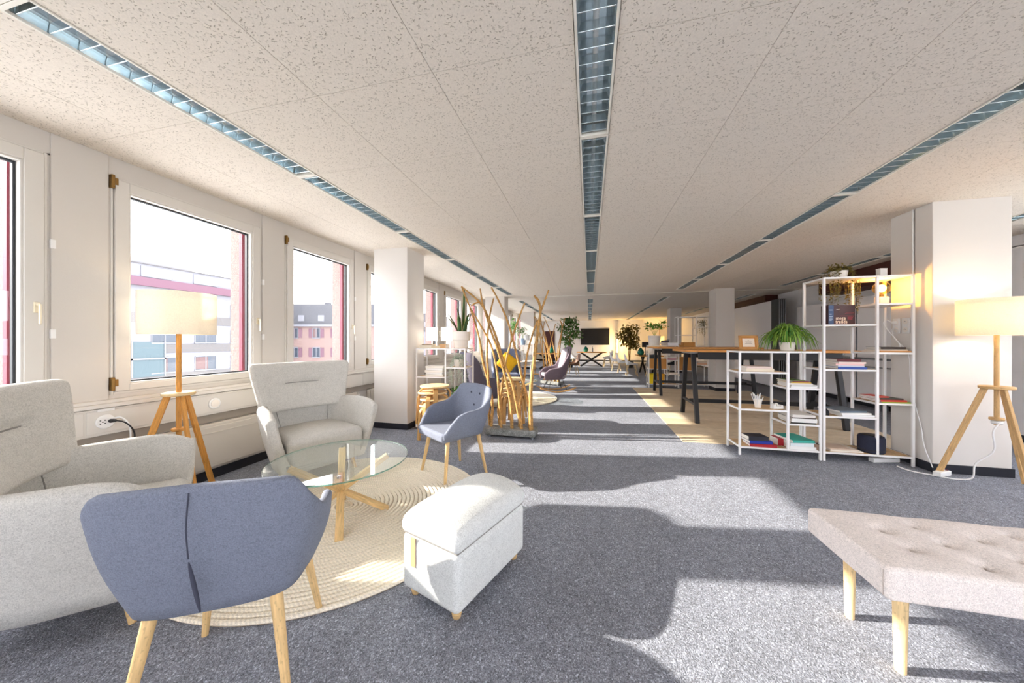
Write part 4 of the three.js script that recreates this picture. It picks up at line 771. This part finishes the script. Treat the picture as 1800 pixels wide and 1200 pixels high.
// ------------------------------------------------------------------ right side: mobile whiteboards, folded partition, dark bulkheads
{
  const wb = thing('whiteboard_wall', 'row of white mobile board panels along the right wall behind the pillar', 'partition', [5.3, 0, -6.1]);
  for (let i = 0; i < 4; i++) { const z = -i * .99; part(wb, 'panel', bx(-.03, .03, .14, 2.18, z - .98, z, .006), 'board'); part(wb, 'foot', bx(-.03, .1, 0, .14, z - .54, z - .44, .006), 'greyMetal'); part(wb, 'edge_profile', [bx(-.04, .04, .12, 2.19, z - .012, z + .002, .002)], 'greyMetal'); }
  part(wb, 'rail', [bx(-.075, -.03, .95, .985, -3.9, -.02, .004), bx(-.07, -.03, .8, .82, -3.9, -.02, .004)], 'greyMetal');
  const po = thing('partition_post', 'grey and black upright metal post at the right pillar', 'post', [4.62, 0, -5.9]);
  part(po, 'post', bx(-.04, .0, 0, 2.45, -.03, .03, .004), 'greyMetal'); part(po, 'slot', bx(-.07, -.04, 0, 2.45, -.02, .02, .003), 'blackMetal');
  for (const y of [.25, .8, 1.4]) part(po, 'lock', cyl(.018, .018, .03, 0, 0, 0, 14).rotateX(PI / 2).translate(-.055, y, .03), 'chrome');
  const fp = thing('folding_partition', 'white folding partition wall parked open with grey folded leaves', 'partition', [5.0, 0, -12.0]);
  part(fp, 'leaf_panel', bx(-.04, .04, .05, 2.44, -1.6, 1.45, .006), 'board');
  for (let i = 0; i < 4; i++) part(fp, 'folded_leaf', bx(-.02 + i * .045 - .07, .012 + i * .045 - .07, .05, 2.44, 1.47, 1.85, .004), 'graphite');
  for (let i = 0; i < 4; i++) part(fp, 'leaf_edge', bx(-.02 + i * .045 - .07, .0 + i * .045 - .07, .05, 2.44, 1.85, 1.87, .002), 'greyMetal');
  part(fp, 'lock', [bx(-.055, -.035, 1.3, 1.42, 1.35, 1.42, .004)], 'redMetal');
  solo('bulkhead', 'dark brown timber bulkhead under the ceiling behind the right pillar', 'bulkhead', bx(5.0, XR - .006, 2.33, CH - .004, -8.75, -6.2, .006), 'darkWood');
  solo('bulkhead', 'dark brown timber bulkhead under the ceiling above the folding partition', 'bulkhead', bx(5.12, XR - .006, 2.45, CH - .004, -14.2, -11.3, .006), 'darkWood');
}
// ------------------------------------------------------------------ sockets, cables, power strips
{
  const socket = (label, pos, turn, n, holes) => { const t = thing('wall_socket', label, 'socket', pos, turn); part(t, 'plate', bx(-.042, .042, -.042 * n, .042 * n, 0, .012, .004), 'whitePlastic'); for (let i = 0; i < n; i++) { const y = (i - (n - 1) / 2) * .084; part(t, 'insert', lathe([[0, .012], [.026, .012], [.028, .014], [0, .0142]], 20).rotateX(PI / 2).translate(0, y, 0), 'ceramic'); part(t, 'hole', [[-.009, 0], [.009, 0], [0, .006]].map(([x, q]) => cyl(.003, .003, .002, 0, 0, 0, 8).rotateX(PI / 2).translate(x, y + q, .0135)), 'blackPlastic'); } return t; };
  socket('white double wall socket on the right pillar above the brown books', [3.326, 1.47, -4.53], -PI / 2, 2);
  socket('white double wall socket on the right pillar nearest its cable conduit', [3.326, 1.47, -4.42], -PI / 2, 2);
  const rs = thing('duct_socket', 'round white socket in the cable duct with a black plug', 'socket', [XL + .05, .715, -1.66], PI / 2);
  part(rs, 'plate', lathe([[0, .0], [.05, 0], [.052, .006], [.044, .012], [0, .012]], 32).rotateX(PI / 2), 'whitePlastic');
  part(rs, 'hole', [[-.03, -.012], [-.03, .012], [-.018, 0], [-.006, -.012], [-.006, .012]].map(([x, y]) => cyl(.004, .004, .003, 0, 0, 0, 8).rotateX(PI / 2).translate(x, y, .013)), 'blackPlastic');
  part(rs, 'name_strip', bx(-.04, .05, .075, .095, 0, .004, .002), 'whitePlastic');
  const r2 = thing('duct_socket', 'round white blank socket in the cable duct behind the left lamp', 'socket', [XL + .05, .715, -2.38], PI / 2);
  part(r2, 'plate', lathe([[0, .0], [.05, 0], [.052, .006], [.044, .012], [0, .012]], 32).rotateX(PI / 2), 'whitePlastic'); part(r2, 'cover', lathe([[0, .012], [.036, .012], [.036, .016], [0, .018]], 28).rotateX(PI / 2), 'ceramic');
  const pl = thing('power_plug', 'black plug with a short cable in the round duct socket', 'plug', [XL + .062, .715, -1.685]);
  part(pl, 'plug_body', [rod(V(0, 0, 0), V(.045, .004, 0), .015, .011, 14)], 'cableBlack'); part(pl, 'cord', tube([[.04, .004, 0], [.075, -.01, -.03], [.09, -.07, -.07], [.085, -.15, -.085], [.06, -.3, -.05], [.05, -.55, .0], [.06, -.705, .02]], .005, 40, 8), 'cableBlack');
  solo('power_cable', 'white cable hanging from the cable duct beside the black plug', 'cable', tube([[XL + .06, .73, -1.70], [XL + .10, .735, -1.72], [XL + .12, .68, -1.75], [XL + .115, .58, -1.765], [XL + .09, .3, -1.74], [XL + .08, .008, -1.72]], .006, 40, 8), 'cable');
  const strip = (label, pos, turn, n) => { const t = thing('power_strip', label, 'power strip', pos, turn), L = .06 * n + .05; part(t, 'strip_body', box(L, .045, .055, 0, .0235, 0, .006), 'whitePlastic'); for (let i = 0; i < n; i++) part(t, 'outlet', [cyl(.018, .018, .002, -L / 2 + .05 + i * .06, .0455, 0, 18)], 'ceramic'); part(t, 'switch', box(.012, .006, .02, L / 2 - .015, .047, 0, .002), 'redMetal'); return t; };
  strip('long white power strip on the floor under the tall shelf unit', [3.1, 0, -4.38], .25, 4);
  strip('short white power strip on the floor at the foot of the right pillar', [3.33, 0, -4.06], .5, 2);
  solo('power_cable', 'thin white cable running down the pillar side to the power strip', 'cable', tube([[3.31, 1.42, -4.5], [3.29, 1.45, -4.54], [3.285, 1.35, -4.52], [3.305, 1.18, -4.38], [3.31, .9, -4.36], [3.315, .6, -4.3], [3.31, .42, -4.24], [3.30, .25, -4.2], [3.29, .06, -4.1]], .0045, 60, 6), 'cable');
  const wp = thing('power_plug', 'white round plug with a looping cable in the pillar socket', 'plug', [3.312, 1.51, -4.53]);
  part(wp, 'plug_body', [rod(V(0, 0, 0), V(-.04, 0, 0), .02, .014, 16)], 'whitePlastic'); part(wp, 'cord', tube([[-.04, 0, 0], [-.08, .03, -.0], [-.11, .0, .0], [-.09, -.08, .02], [-.03, -.25, .09], [-.05, -.31, .1]], .005, 40, 8), 'cable');
}
// ------------------------------------------------------------------ things on the left shelf
{
  const deskLamp = (label, pos) => { const t = thing('table_lamp', label, 'lamp', pos, 0, 'small white table lamps'); part(t, 'lamp_base', lathe([[0, 0], [.05, 0], [.052, .008], [.03, .016], [.012, .03], [.012, .13], [0, .13]], 24), 'ceramic'); part(t, 'lamp_shade', lathe([[.088, .11], [.09, .11], [.09, .32], [.088, .32], [.087, .31], [.087, .12], [.088, .11]], 36), 'whiteShade'); part(t, 'bulb', new THREE.SphereGeometry(.028, 16, 12).translate(0, .2, 0), 'addedBulb'); const l = new THREE.PointLight(new THREE.Color(1, .93, .84), .28, 0, 2); l.position.set(0, .2, 0); l.castShadow = true; t.add(l); return t; };  // lit bulb and point light are added inside to whiten the shades
  deskLamp('small white drum table lamp at the left end of the low shelf by the pillar', [WL[0] - .27, 1.2 + e, WL[2] - .1]);
  deskLamp('small white drum table lamp beside the snake plant pot', [WL[0] - .02, 1.2 + e, WL[2] - .1]);
  let y = 1.2 + e;
  book('cream book under a thinner one at the left end of the low shelf top', WL[0] - .25, y, WL[2] + .08, .05, .2, .045, .15, '#eadfca'); book('thin brown book on the cream book at the left end of the low shelf top', WL[0] - .23, y + .0453, WL[2] + .08, -.05, .17, .015, .13, '#a58a6a');
  book('beige book in the middle of the low shelf top by the left pillar', WL[0] - .08, y, WL[2] + .09, .1, .16, .035, .12, '#d9c6a2'); book('light brown book beside the snake plant pot', WL[0] + .03, y, WL[2] + .09, -.15, .12, .06, .12, '#c89a66');
  let yy = .775 + e; ['lowest', 'second', 'third', 'fourth', 'topmost'].forEach((n, i) => { const h = [.03, .025, .035, .03, .035][i]; const t = thing('paper_pile', `${n} bundle of white papers in the stack on the left shelf`, 'papers', [WL[0] - .12 + [0, .01, -.015, .01, -.005][i], yy, WL[2] + .03], [.05, -.08, .1, -.04, .12][i], 'bundles of papers on the left shelf'); part(t, 'sheets', bx(-.14, .14, 0, h - .003, -.11, .11, .004), i % 2 ? 'whitePlastic' : 'paper'); part(t, 'folder', bx(-.142, .142, h - .003, h - .001, -.112, .112), i % 2 ? 'board' : 'ceramic'); yy += h; });
}
// ------------------------------------------------------------------ things on the middle shelf units
{
  const bowl = solo('bowl', 'white ceramic bowl holding dark wrapped things on the low shelf with yellow baskets', 'bowl', lathe([[0, 0], [.05, 0], [.13, .08], [.125, .08], [.045, .012], [0, .012]], 28), 'ceramic', [ML[0] + .02, HL + e, ML[2] + .06]);
  const pouch = thing('pouch', 'dark pouch with a light tag lying in the white bowl', 'pouch', [ML[0] + .05, HL + .02, ML[2] + .06], .3); part(pouch, 'pouch_body', pad(.2, .1, .12, .03, 4, 2, 3, p => { p.y += .075 + .25 * p.x * .5; }), 'darkFabric'); part(pouch, 'tag', box(.08, .06, .004, .07, .12, .05, .001), 'greyMetal');
  const wbx = thing('storage_box', 'flat white box on the right end of the low shelf with yellow baskets', 'box', [ML[0] + .25, HL + e, ML[2]], 0); part(wbx, 'box_body', box(.26, .06, .26, 0, .031, 0, .006), 'board'); part(wbx, 'lid', box(.268, .022, .268, 0, .068, 0, .005), 'whitePlastic');
  const basket = (label, pos, mat, w) => { const t = thing('basket', label, 'basket', pos, 0, 'plastic baskets on the lowest shelf'); const g = new THREE.CylinderGeometry(w * .62, w * .52, .27, 4, 1, true).rotateY(PI / 4).toNonIndexed(); g.computeVertexNormals(); part(t, 'basket_body', [g.translate(0, .137, 0), box(w * .72, .008, w * .72, 0, .005, 0)], mat); part(t, 'rim', [box(w * .92, .018, .012, 0, .268, w * .44, .004), box(w * .92, .018, .012, 0, .268, -w * .44, .004), box(.012, .018, w * .9, w * .44, .268, 0, .004), box(.012, .018, w * .9, -w * .44, .268, 0, .004)], mat); return t; };
  basket('bright yellow plastic basket on the lowest shelf behind the standing desks', [ML[0] - .27, .1 + e, ML[2] + .02], 'yellow', .2); basket('amber yellow plastic basket right of the bright yellow one', [ML[0] - .05, .1 + e, ML[2] + .02], 'amberBox', .2);
  const carton = (label, pos, w, h, d) => { const t = thing('cardboard_box', label, 'box', pos, 0); part(t, 'box_body', box(w, h, d, 0, h / 2 + .001, 0, .003), 'cardboard'); part(t, 'flap', [box(w * .98, .006, d * .49, 0, h + .004, d * .245, .002), box(w * .98, .006, d * .49, 0, h + .004, -d * .245, .002)], 'cardboard'); part(t, 'tape', box(.04, .002, d * .96, 0, h + .0085, 0), 'leather'); return t; };
  carton('brown cardboard box on the middle shelf above the yellow baskets', [ML[0] - .13, .53 + e, ML[2]], .44, .27, .28);
  carton('wide cardboard box on the upper shelf of the tall unit behind the desks', [MT[0] - .09, 1.0 + e, MT[2]], .3, .27, .28); carton('small cardboard box left of the wide one on the tall unit behind the desks', [MT[0] - .31, 1.0 + e, MT[2]], .13, .2, .24);
  carton('tall cardboard box on the second shelf of the tall unit behind the desks', [MT[0] - .14, .49 + e, MT[2]], .42, .36, .28);
  const jar = solo('planter', 'white planter on the upper left shelf above the brown cardboard box', 'pot', potG(.11, .16), 'ceramic', [ML[0] - .24, .955 + e, ML[2] + .02]);
  book('pink spined book on the right bay of the low shelf with yellow baskets', ML[0] + .2, .785 + e, ML[2] + .03, 0, .24, .04, .24, '#c9788a'); book('white book on the pink spined book', ML[0] + .22, .8253 + e, ML[2] + .03, .08, .24, .05, .22, '#efeae2');
  book('cream book on the lower right shelf of the low unit with yellow baskets', ML[0] + .24, .385 + e, ML[2] + .03, .1, .24, .035, .24, '#f0e3d4'); book('peach book on the right bay of the tall unit behind the desks', MT[0] + .23, .65 + e, MT[2] + .03, 0, .26, .05, .24, '#e6b896'); book('pale book on the peach book', MT[0] + .24, .7003 + e, MT[2] + .03, .1, .24, .04, .22, '#efe2d2');
}
// ------------------------------------------------------------------ second lounge
rug('second round jute rug in the lounge behind the branch screen', -1.75, -7.35, 1.05, 30);
glassTable('second round glass coffee table with crossed legs behind the branch screen', [-1.55, .0, -7.05], .7, 'glass coffee tables');
function wingChair(label, pos, turn, mat, inner) {
  const t = thing('wing_chair', label, 'armchair', pos, turn);
  part(t, 'shell', shell({ top: [[.40, .36], [.41, .12], [.40, -.08], [.37, -.30], [0, -.38], [-.37, -.30], [-.40, -.08], [-.41, .12], [-.40, .36]], bot: [[.35, .34], [.35, .1], [.33, -.06], [.25, -.22], [0, -.25], [-.25, -.22], [-.33, -.06], [-.35, .1], [-.35, .34]], yTop: curve1([[0, .5], [.04, .57], [.12, .6], [.22, .63], [.30, .96], [.38, 1.08], [.5, 1.10], [.62, 1.08], [.70, .96], [.78, .63], [.88, .6], [.96, .57], [1, .5]]), yBot: .2, th: () => .075, bulge: .02, n: 64 }), mat);
  part(t, 'seat', pad(.60, .2, .6, .05, 6, 3, 6, p => { p.y += .36; p.z += .06; }), inner || mat);
  for (const [x, z] of [[.27, .27], [-.27, .27], [.22, -.2], [-.22, -.2]]) part(t, 'leg', rod(V(x * 1.1, 0, z * 1.1), V(x, .24, z), .013, .02), 'oak');
  return t;
}
wingChair('slate blue wing chair with a yellow cushion behind the branches', [-2.22, 0, -8.75], dirTurn(.35, .94), 'slateFabric');
wingChair('dark grey wing chair between the white shelf and the branches', [-2.12, 0, -6.25], dirTurn(.8, -.6), 'darkFabric');
solo('cushion', 'square yellow cushion leaning in the slate blue wing chair', 'cushion', pad(.46, .46, .15, .07, 6, 6, 2, p => { const k = 1 - .75 * ((p.x / .24) ** 4 + (p.y / .24) ** 4) * .45; p.z *= k; }).rotateZ(PI / 4 + .1).rotateX(-.3), 'yellowFabric', [-2.2, .72, -8.78], dirTurn(.35, .94));
solo('cushion', 'pale grey cushion in the dark grey wing chair', 'cushion', pad(.40, .40, .13, .06, 6, 6, 2, p => { const k = 1 - .75 * ((p.x / .21) ** 4 + (p.y / .21) ** 4) * .45; p.z *= k; }).rotateX(-.3), 'greyFabric', [-2.14, .66, -6.24], dirTurn(.8, -.6));
{
  const t = thing('rocking_chair', 'mauve grey rocking chair on curved wooden runners in the aisle', 'chair', [-.86, 0, -8.65], dirTurn(-.93, .37));
  part(t, 'shell', shell({ top: [[.30, .36], [.335, .12], [.34, -.06], [.27, -.33], [0, -.42], [-.27, -.33], [-.34, -.06], [-.335, .12], [-.30, .36]], bot: [[.26, .34], [.27, .1], [.25, -.04], [.18, -.18], [0, -.2], [-.18, -.18], [-.25, -.04], [-.27, .1], [-.26, .34]], yTop: curve1([[0, .5], [.06, .60], [.14, .63], [.24, .66], [.32, .9], [.40, 1.14], [.5, 1.18], [.6, 1.14], [.68, .9], [.76, .66], [.86, .63], [.94, .60], [1, .5]]), yBot: .33, th: () => .06, bulge: .02, n: 64 }), 'mauveFabric');
  part(t, 'seat', pad(.50, .1, .54, .04, 6, 2, 6, p => { p.y += .42 + p.z * .08; p.z += .07; }), 'mauvePale');
  part(t, 'back_pad', pad(.46, .62, .07, .03, 5, 6, 2, p => { p.z += -.2 - p.y * .24; p.y += .8; }), 'mauvePale');
  for (const s of [-1, 1]) { const pts = []; for (let i = 0; i <= 12; i++) { const a = lerp(-.42, .42, i / 12); pts.push([Math.sin(a) * 1.15, 1.172 - Math.cos(a) * 1.15]); } const up = pts.map(([x, y]) => [x, y + .028]).reverse(); part(t, 'runner', extr([...pts, ...up], .035, .004).rotateY(PI / 2).translate(s * .25 - .0175, -.018, 0), 'oak'); for (const z of [-.2, .24]) part(t, 'leg', rod(V(s * .25, .04, z * 1.15), V(s * .16, .36, z * .6), .008, .008, 8), 'blackMetal'); }
}
{
  const t = thing('side_table', 'low white side table beside the slate blue wing chair', 'table', [-1.72, 0, -9.75]); part(t, 'table_top', lathe([[0, .7], [.26, .7], [.262, .71], [.26, .72], [0, .72]], 32), 'whiteMetal'); part(t, 'stem', cyl(.02, .02, .7, 0, 0, 0, 14), 'whiteMetal'); part(t, 'foot', lathe([[0, 0], [.17, 0], [.17, .012], [.03, .03], [0, .03]], 28), 'whiteMetal');
  const tl = (label, pos, r, h, mat, lit) => { const q = thing('table_lamp', label, 'lamp', pos, 0); part(q, 'lamp_base', lathe([[0, 0], [.07, 0], [.07, .015], [.02, .03], [.015, .2], [0, .2]], 20), 'ceramic'); part(q, 'lamp_shade', lathe([[r, .18], [r + .003, .18], [r + .003, .18 + h], [r, .18 + h], [r - .002, .17 + h], [r - .002, .19], [r, .18]], 32), mat); return q; };
  tl('small white lamp on the far shelf by the windows', [FL[0] + .24, 1.17 + e, FL[2] + .05], .1, .2, 'whiteShade'); 
  const fl = thing('floor_lamp', 'beige drum floor lamp beyond the far shelf by the windows', 'floor lamp', [-2.08, 0, -12.9]); part(fl, 'lamp_shade', lathe([[.2, 1.22], [.203, 1.22], [.203, 1.5], [.2, 1.5], [.198, 1.49], [.198, 1.23], [.2, 1.22]], 32), 'lampShade'); part(fl, 'pole', cyl(.014, .014, 1.4, 0, 0, 0, 12), 'oak'); part(fl, 'lamp_base', lathe([[0, 0], [.15, 0], [.15, .02], [0, .03]], 28), 'oak');
}
// ------------------------------------------------------------------ far meeting area
{
  const tv = thing('television', 'large black wall television on the far end wall', 'television', [.36, 1.62, ZB + .002]); part(tv, 'tv_body', bx(-.92, .92, -.54, .54, 0, .05, .006), 'blackPlastic'); part(tv, 'screen', bx(-.905, .905, -.525, .525, .05, .054, .002), 'screen');
  const pf = thing('picture_frame', 'thin framed picture on the far wall right of the dark tree', 'picture frame', [4.6, 1.75, ZB + .002]); part(pf, 'frame', [bx(-.3, -.275, -.45, .45, 0, .03, .004), bx(.275, .3, -.45, .45, 0, .03, .004), bx(-.3, .3, -.45, -.425, 0, .03, .004), bx(-.3, .3, .425, .45, 0, .03, .004)], 'oak'); part(pf, 'mount', bx(-.28, .28, -.43, .43, .0, .012), 'paper');
  const crossTable = (label, pos, turn, L, W, group) => { const t = thing('meeting_table', label, 'table', pos, turn, group); part(t, 'table_top', bx(-L / 2, L / 2, .715, .75, -W / 2, W / 2, .008), 'deskWood'); for (const z of [-W * .28, W * .28]) for (const s of [-1, 1]) part(t, 'leg', bar(V(-s * L * .36, .01, z + s * .035), V(s * L * .36, .714, z + s * .035), .07, .055, 0, .004), 'blackMetal'); return t; };
  const tA = crossTable('wooden meeting table on crossed black legs in front of the television', [.1, 0, -17.8], 0, 1.5, .9, 'cross-legged meeting tables');
  copy(tA, [2.35, 0, -14.2], PI / 2, 'wooden meeting table on crossed black legs beside the row of white chairs'); copy(tA, [-1.75, 0, -15.5], .1, 'wooden meeting table behind the second branch screen on the left');
  const tubChair = (label, pos, turn, mat, group) => { const t = thing('meeting_chair', label, 'chair', pos, turn, group); part(t, 'shell', shell({ top: [[.21, .2], [.245, .05], [.24, -.1], [.19, -.23], [0, -.27], [-.19, -.23], [-.24, -.1], [-.245, .05], [-.21, .2]], bot: [[.2, .2], [.2, .05], [.19, -.08], [.15, -.16], [0, -.18], [-.15, -.16], [-.19, -.08], [-.2, .05], [-.2, .2]], yTop: curve1([[0, .47], [.15, .5], [.28, .58], [.4, .82], [.5, .85], [.6, .82], [.72, .58], [.85, .5], [1, .47]]), yBot: .42, th: () => .02, bulge: .015, n: 36, m: 4 }), mat); part(t, 'seat', pad(.42, .04, .4, .015, 3, 1, 3, p => { p.y += .44; p.z += .02; }), mat); for (const [x, z] of [[.18, .17], [-.18, .17], [.17, -.15], [-.17, -.15]]) part(t, 'leg', rod(V(x * 1.25, 0, z * 1.25), V(x * .7, .43, z * .7), .01, .014, 8), 'birch'); return t; };
  const c0 = tubChair('white shell chair nearest in the row along the right meeting table', [1.55, 0, -13.2], PI / 2, 'whitePlastic', 'white shell chairs');
  copy(c0, [1.33, 0, -14.2], PI / 2, 'white shell chair in the middle of the row along the right meeting table'); copy(c0, [1.14, 0, -15.3], PI / 2, 'white shell chair farthest in the row along the right meeting table');
  copy(c0, [-.72, 0, -17.4], PI / 2, 'white shell chair at the near left side of the television table'); copy(c0, [-.72, 0, -18.2], PI / 2, 'white shell chair at the far left side of the television table'); copy(c0, [.92, 0, -17.4], -PI / 2, 'white shell chair at the near right side of the television table'); copy(c0, [.92, 0, -18.2], -PI / 2, 'white shell chair at the far right side of the television table');
  const d0 = tubChair('dark grey shell chair at the head of the right meeting table', [2.2, 0, -12.6], PI, 'graphite', 'dark shell chairs'); copy(d0, [3.1, 0, -13.6], -PI / 2, 'dark grey shell chair on the far side of the right meeting table', 'dark shell chairs');
  tubChair('brown shell chair just behind the rocking chair', [-.6, 0, -12.6], -PI / 2 + .3, coverMat('#6b4a34'));
  const vase = (label, pos) => solo('vase', label, 'vase', lathe([[0, 0], [.06, 0], [.12, .06], [.13, .14], [.09, .22], [.04, .27], [.045, .3], [.04, .3], [.035, .27], [.08, .21], [0, .02]], 28), 'tealGlass', pos, 0, 'teal glass vases');
  vase('teal glass vase on the television meeting table', [-.18, .75 + e, -17.7]); vase('teal glass vase on the right meeting table', [2.0, .75 + e, -14.0]); vase('teal glass vase on the table behind the second branch screen', [-1.75, .75 + e, -15.5]);
  const bt = (label, pos) => solo('bottle', label, 'bottle', lathe([[0, 0], [.035, 0], [.038, .02], [.038, .16], [.014, .22], [.014, .28], [0, .28]], 18), 'greyMetal', pos); bt('slim grey bottle on the television meeting table', [.16, .75 + e, -17.75]); bt('slim grey bottle on the right meeting table', [2.22, .75 + e, -13.9]);
  const mo = thing('screen_sign', 'small dark upright screen on a stand on the right meeting table', 'screen', [2.25, .75 + e, -14.5], -.1); part(mo, 'screen', box(.26, .22, .02, 0, .42, 0, .004), 'blackPlastic'); part(mo, 'stand', [cyl(.012, .012, .32, 0, 0, 0, 12), cyl(.07, .07, .012, 0, 0, 0, 20)], 'blackMetal');
  const ul = thing('floor_lamp', 'slim upright floor lamp glowing on the far wall right of the television', 'floor lamp', [1.72, 0, -21.9]); part(ul, 'pole', [cyl(.012, .012, 1.75, 0, 0, 0, 12)], 'greyMetal'); part(ul, 'lamp_base', lathe([[0, 0], [.13, 0], [.13, .02], [0, .03]], 24), 'greyMetal'); part(ul, 'lamp_tube', cyl(.02, .02, 1.1, 0, .6, 0, 16), 'bulbGlow'); 
  for (const y of [.75, 1.15, 1.55]) { const l = new THREE.PointLight(new THREE.Color(1, .62, .2), 2.2, 0, 2); l.position.set(0, y, .06); l.castShadow = true; ul.add(l); }
  const yl = thing('floor_lamp', 'yellow shaded floor lamp in the far right corner by the picture', 'floor lamp', [4.15, 0, -21.4]); part(yl, 'lamp_shade', lathe([[.24, 1.1], [.243, 1.1], [.243, 1.62], [.24, 1.62], [.238, 1.61], [.238, 1.11], [.24, 1.1]], 32), 'lampShade'); part(yl, 'pole', cyl(.014, .014, 1.35, 0, 0, 0, 12), 'oak'); part(yl, 'lamp_base', lathe([[0, 0], [.15, 0], [.15, .02], [0, .03]], 24), 'oak'); part(yl, 'bulb', new THREE.SphereGeometry(.04, 14, 10).translate(0, 1.38, 0), 'bulbGlow'); const l = new THREE.PointLight(new THREE.Color(1, .62, .2), 5, 0, 2); l.position.set(0, 1.38, 0); l.castShadow = true; yl.add(l);
}
// ------------------------------------------------------------------ buildings across the street
{
  const facade = (name, label, pos, turn, W, D, floors, fh, y0, wallM, winEvery, winW, opts = {}) => {   // front face looks along local +z
    const t = thing(name, label, 'building', pos, turn), H = floors * fh;
    part(t, 'wall', bx(-W / 2, W / 2, y0, y0 + H, -D, 0), wallM);
    const winG = [bx(-winW / 2, winW / 2, 0, 1.35, -.12, .03), ], fr = [bx(-winW / 2 - .08, winW / 2 + .08, -.1, 0, 0, .12), bx(-winW / 2 - .06, -winW / 2, 0, 1.35, 0, .06), bx(winW / 2, winW / 2 + .06, 0, 1.35, 0, .06), bx(-winW / 2, winW / 2, 1.35, 1.45, 0, .06), bx(-.04, .04, 0, 1.35, 0, .055)], fg = merge(fr), gg = merge(winG), cur = bx(-winW / 2 + .05, winW / 2 * .2, .05, 1.3, .031, .036);
    for (let f = 0; f < floors; f++) {
      const y = y0 + f * fh + .95;
      if (opts.band) part(t, 'spandrel', bx(-W / 2, W / 2, y - .98, y - .12, 0, .06), opts.band);
      for (let x = -W / 2 + winEvery / 2; x < W / 2; x += winEvery) { const w = part(t, 'window', gg, 'bGlass'); w.position.set(x, y, 0); part(w, 'window_frame', fg, 'bFrame'); if ((f * 7 + Math.round(x * 3)) % 2) part(w, 'curtain', cur, 'bCurtain'); if (opts.shutter) part(w, 'shutter', [bx(-winW / 2 - .62, -winW / 2 - .1, 0, 1.35, 0, .05), bx(winW / 2 + .1, winW / 2 + .62, 0, 1.35, 0, .05)], opts.shutter); }
    }
    return t;
  };
  const b1 = facade('apartment_block', 'white apartment block with a dull red band under its top floor', [-39, 0, -10], PI / 2, 46, 12, 4, 2.8, -5.35, 'bWhiteDarkened', 3.4, 1.9, { band: 'bGrey' });
  part(b1, 'red_band', bx(-23, 23, 6.3, 7.05, -.3, .35), 'bRed'); part(b1, 'top_storey', [bx(-23, 23, 5.85, 8.3, -12, -.02), bx(-23, 9, 8.3, 9.0, -12, -.02), bx(10.5, 15, 8.3, 9.1, -11, -.1)], 'bWhiteDarkened'); part(b1, 'parapet', bx(-23, 23, 8.28, 8.36, -12, .1), 'bGrey');
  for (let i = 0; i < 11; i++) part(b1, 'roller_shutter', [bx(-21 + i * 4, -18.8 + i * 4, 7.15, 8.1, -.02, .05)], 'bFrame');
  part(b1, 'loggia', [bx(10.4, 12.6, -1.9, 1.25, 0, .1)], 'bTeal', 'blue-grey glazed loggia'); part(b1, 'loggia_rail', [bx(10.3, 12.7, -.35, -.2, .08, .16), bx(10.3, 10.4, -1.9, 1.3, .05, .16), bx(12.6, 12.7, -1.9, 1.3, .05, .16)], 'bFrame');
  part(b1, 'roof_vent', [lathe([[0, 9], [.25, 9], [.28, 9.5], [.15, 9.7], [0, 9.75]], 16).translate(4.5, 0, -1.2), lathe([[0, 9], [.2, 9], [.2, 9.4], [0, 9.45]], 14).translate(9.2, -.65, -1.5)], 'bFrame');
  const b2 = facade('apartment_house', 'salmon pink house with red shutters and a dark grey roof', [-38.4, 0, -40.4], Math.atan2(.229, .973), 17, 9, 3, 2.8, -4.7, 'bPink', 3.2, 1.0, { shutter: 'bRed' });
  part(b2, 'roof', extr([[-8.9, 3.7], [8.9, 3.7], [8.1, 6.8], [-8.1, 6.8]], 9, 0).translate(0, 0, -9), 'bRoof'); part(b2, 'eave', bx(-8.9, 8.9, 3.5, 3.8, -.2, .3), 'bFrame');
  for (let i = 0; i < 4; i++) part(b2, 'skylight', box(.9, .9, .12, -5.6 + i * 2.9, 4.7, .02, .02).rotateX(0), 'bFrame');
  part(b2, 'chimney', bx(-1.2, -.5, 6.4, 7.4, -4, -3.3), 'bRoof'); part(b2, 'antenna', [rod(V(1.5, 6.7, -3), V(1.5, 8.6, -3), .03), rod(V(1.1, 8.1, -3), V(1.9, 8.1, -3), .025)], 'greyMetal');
  const b3 = facade('apartment_house', 'pale grey house with a dark roof seen past the left pillar', [-34.2, 0, -52.8], Math.atan2(.229, .973), 16, 10, 3, 2.8, -5.4, 'bWhiteDarkened', 2.6, 1.1);
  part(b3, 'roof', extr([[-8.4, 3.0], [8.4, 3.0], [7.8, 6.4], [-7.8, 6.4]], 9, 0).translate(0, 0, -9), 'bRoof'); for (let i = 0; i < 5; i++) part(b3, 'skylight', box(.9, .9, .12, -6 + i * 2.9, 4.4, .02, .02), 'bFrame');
}
renderer.render(scene, camera);
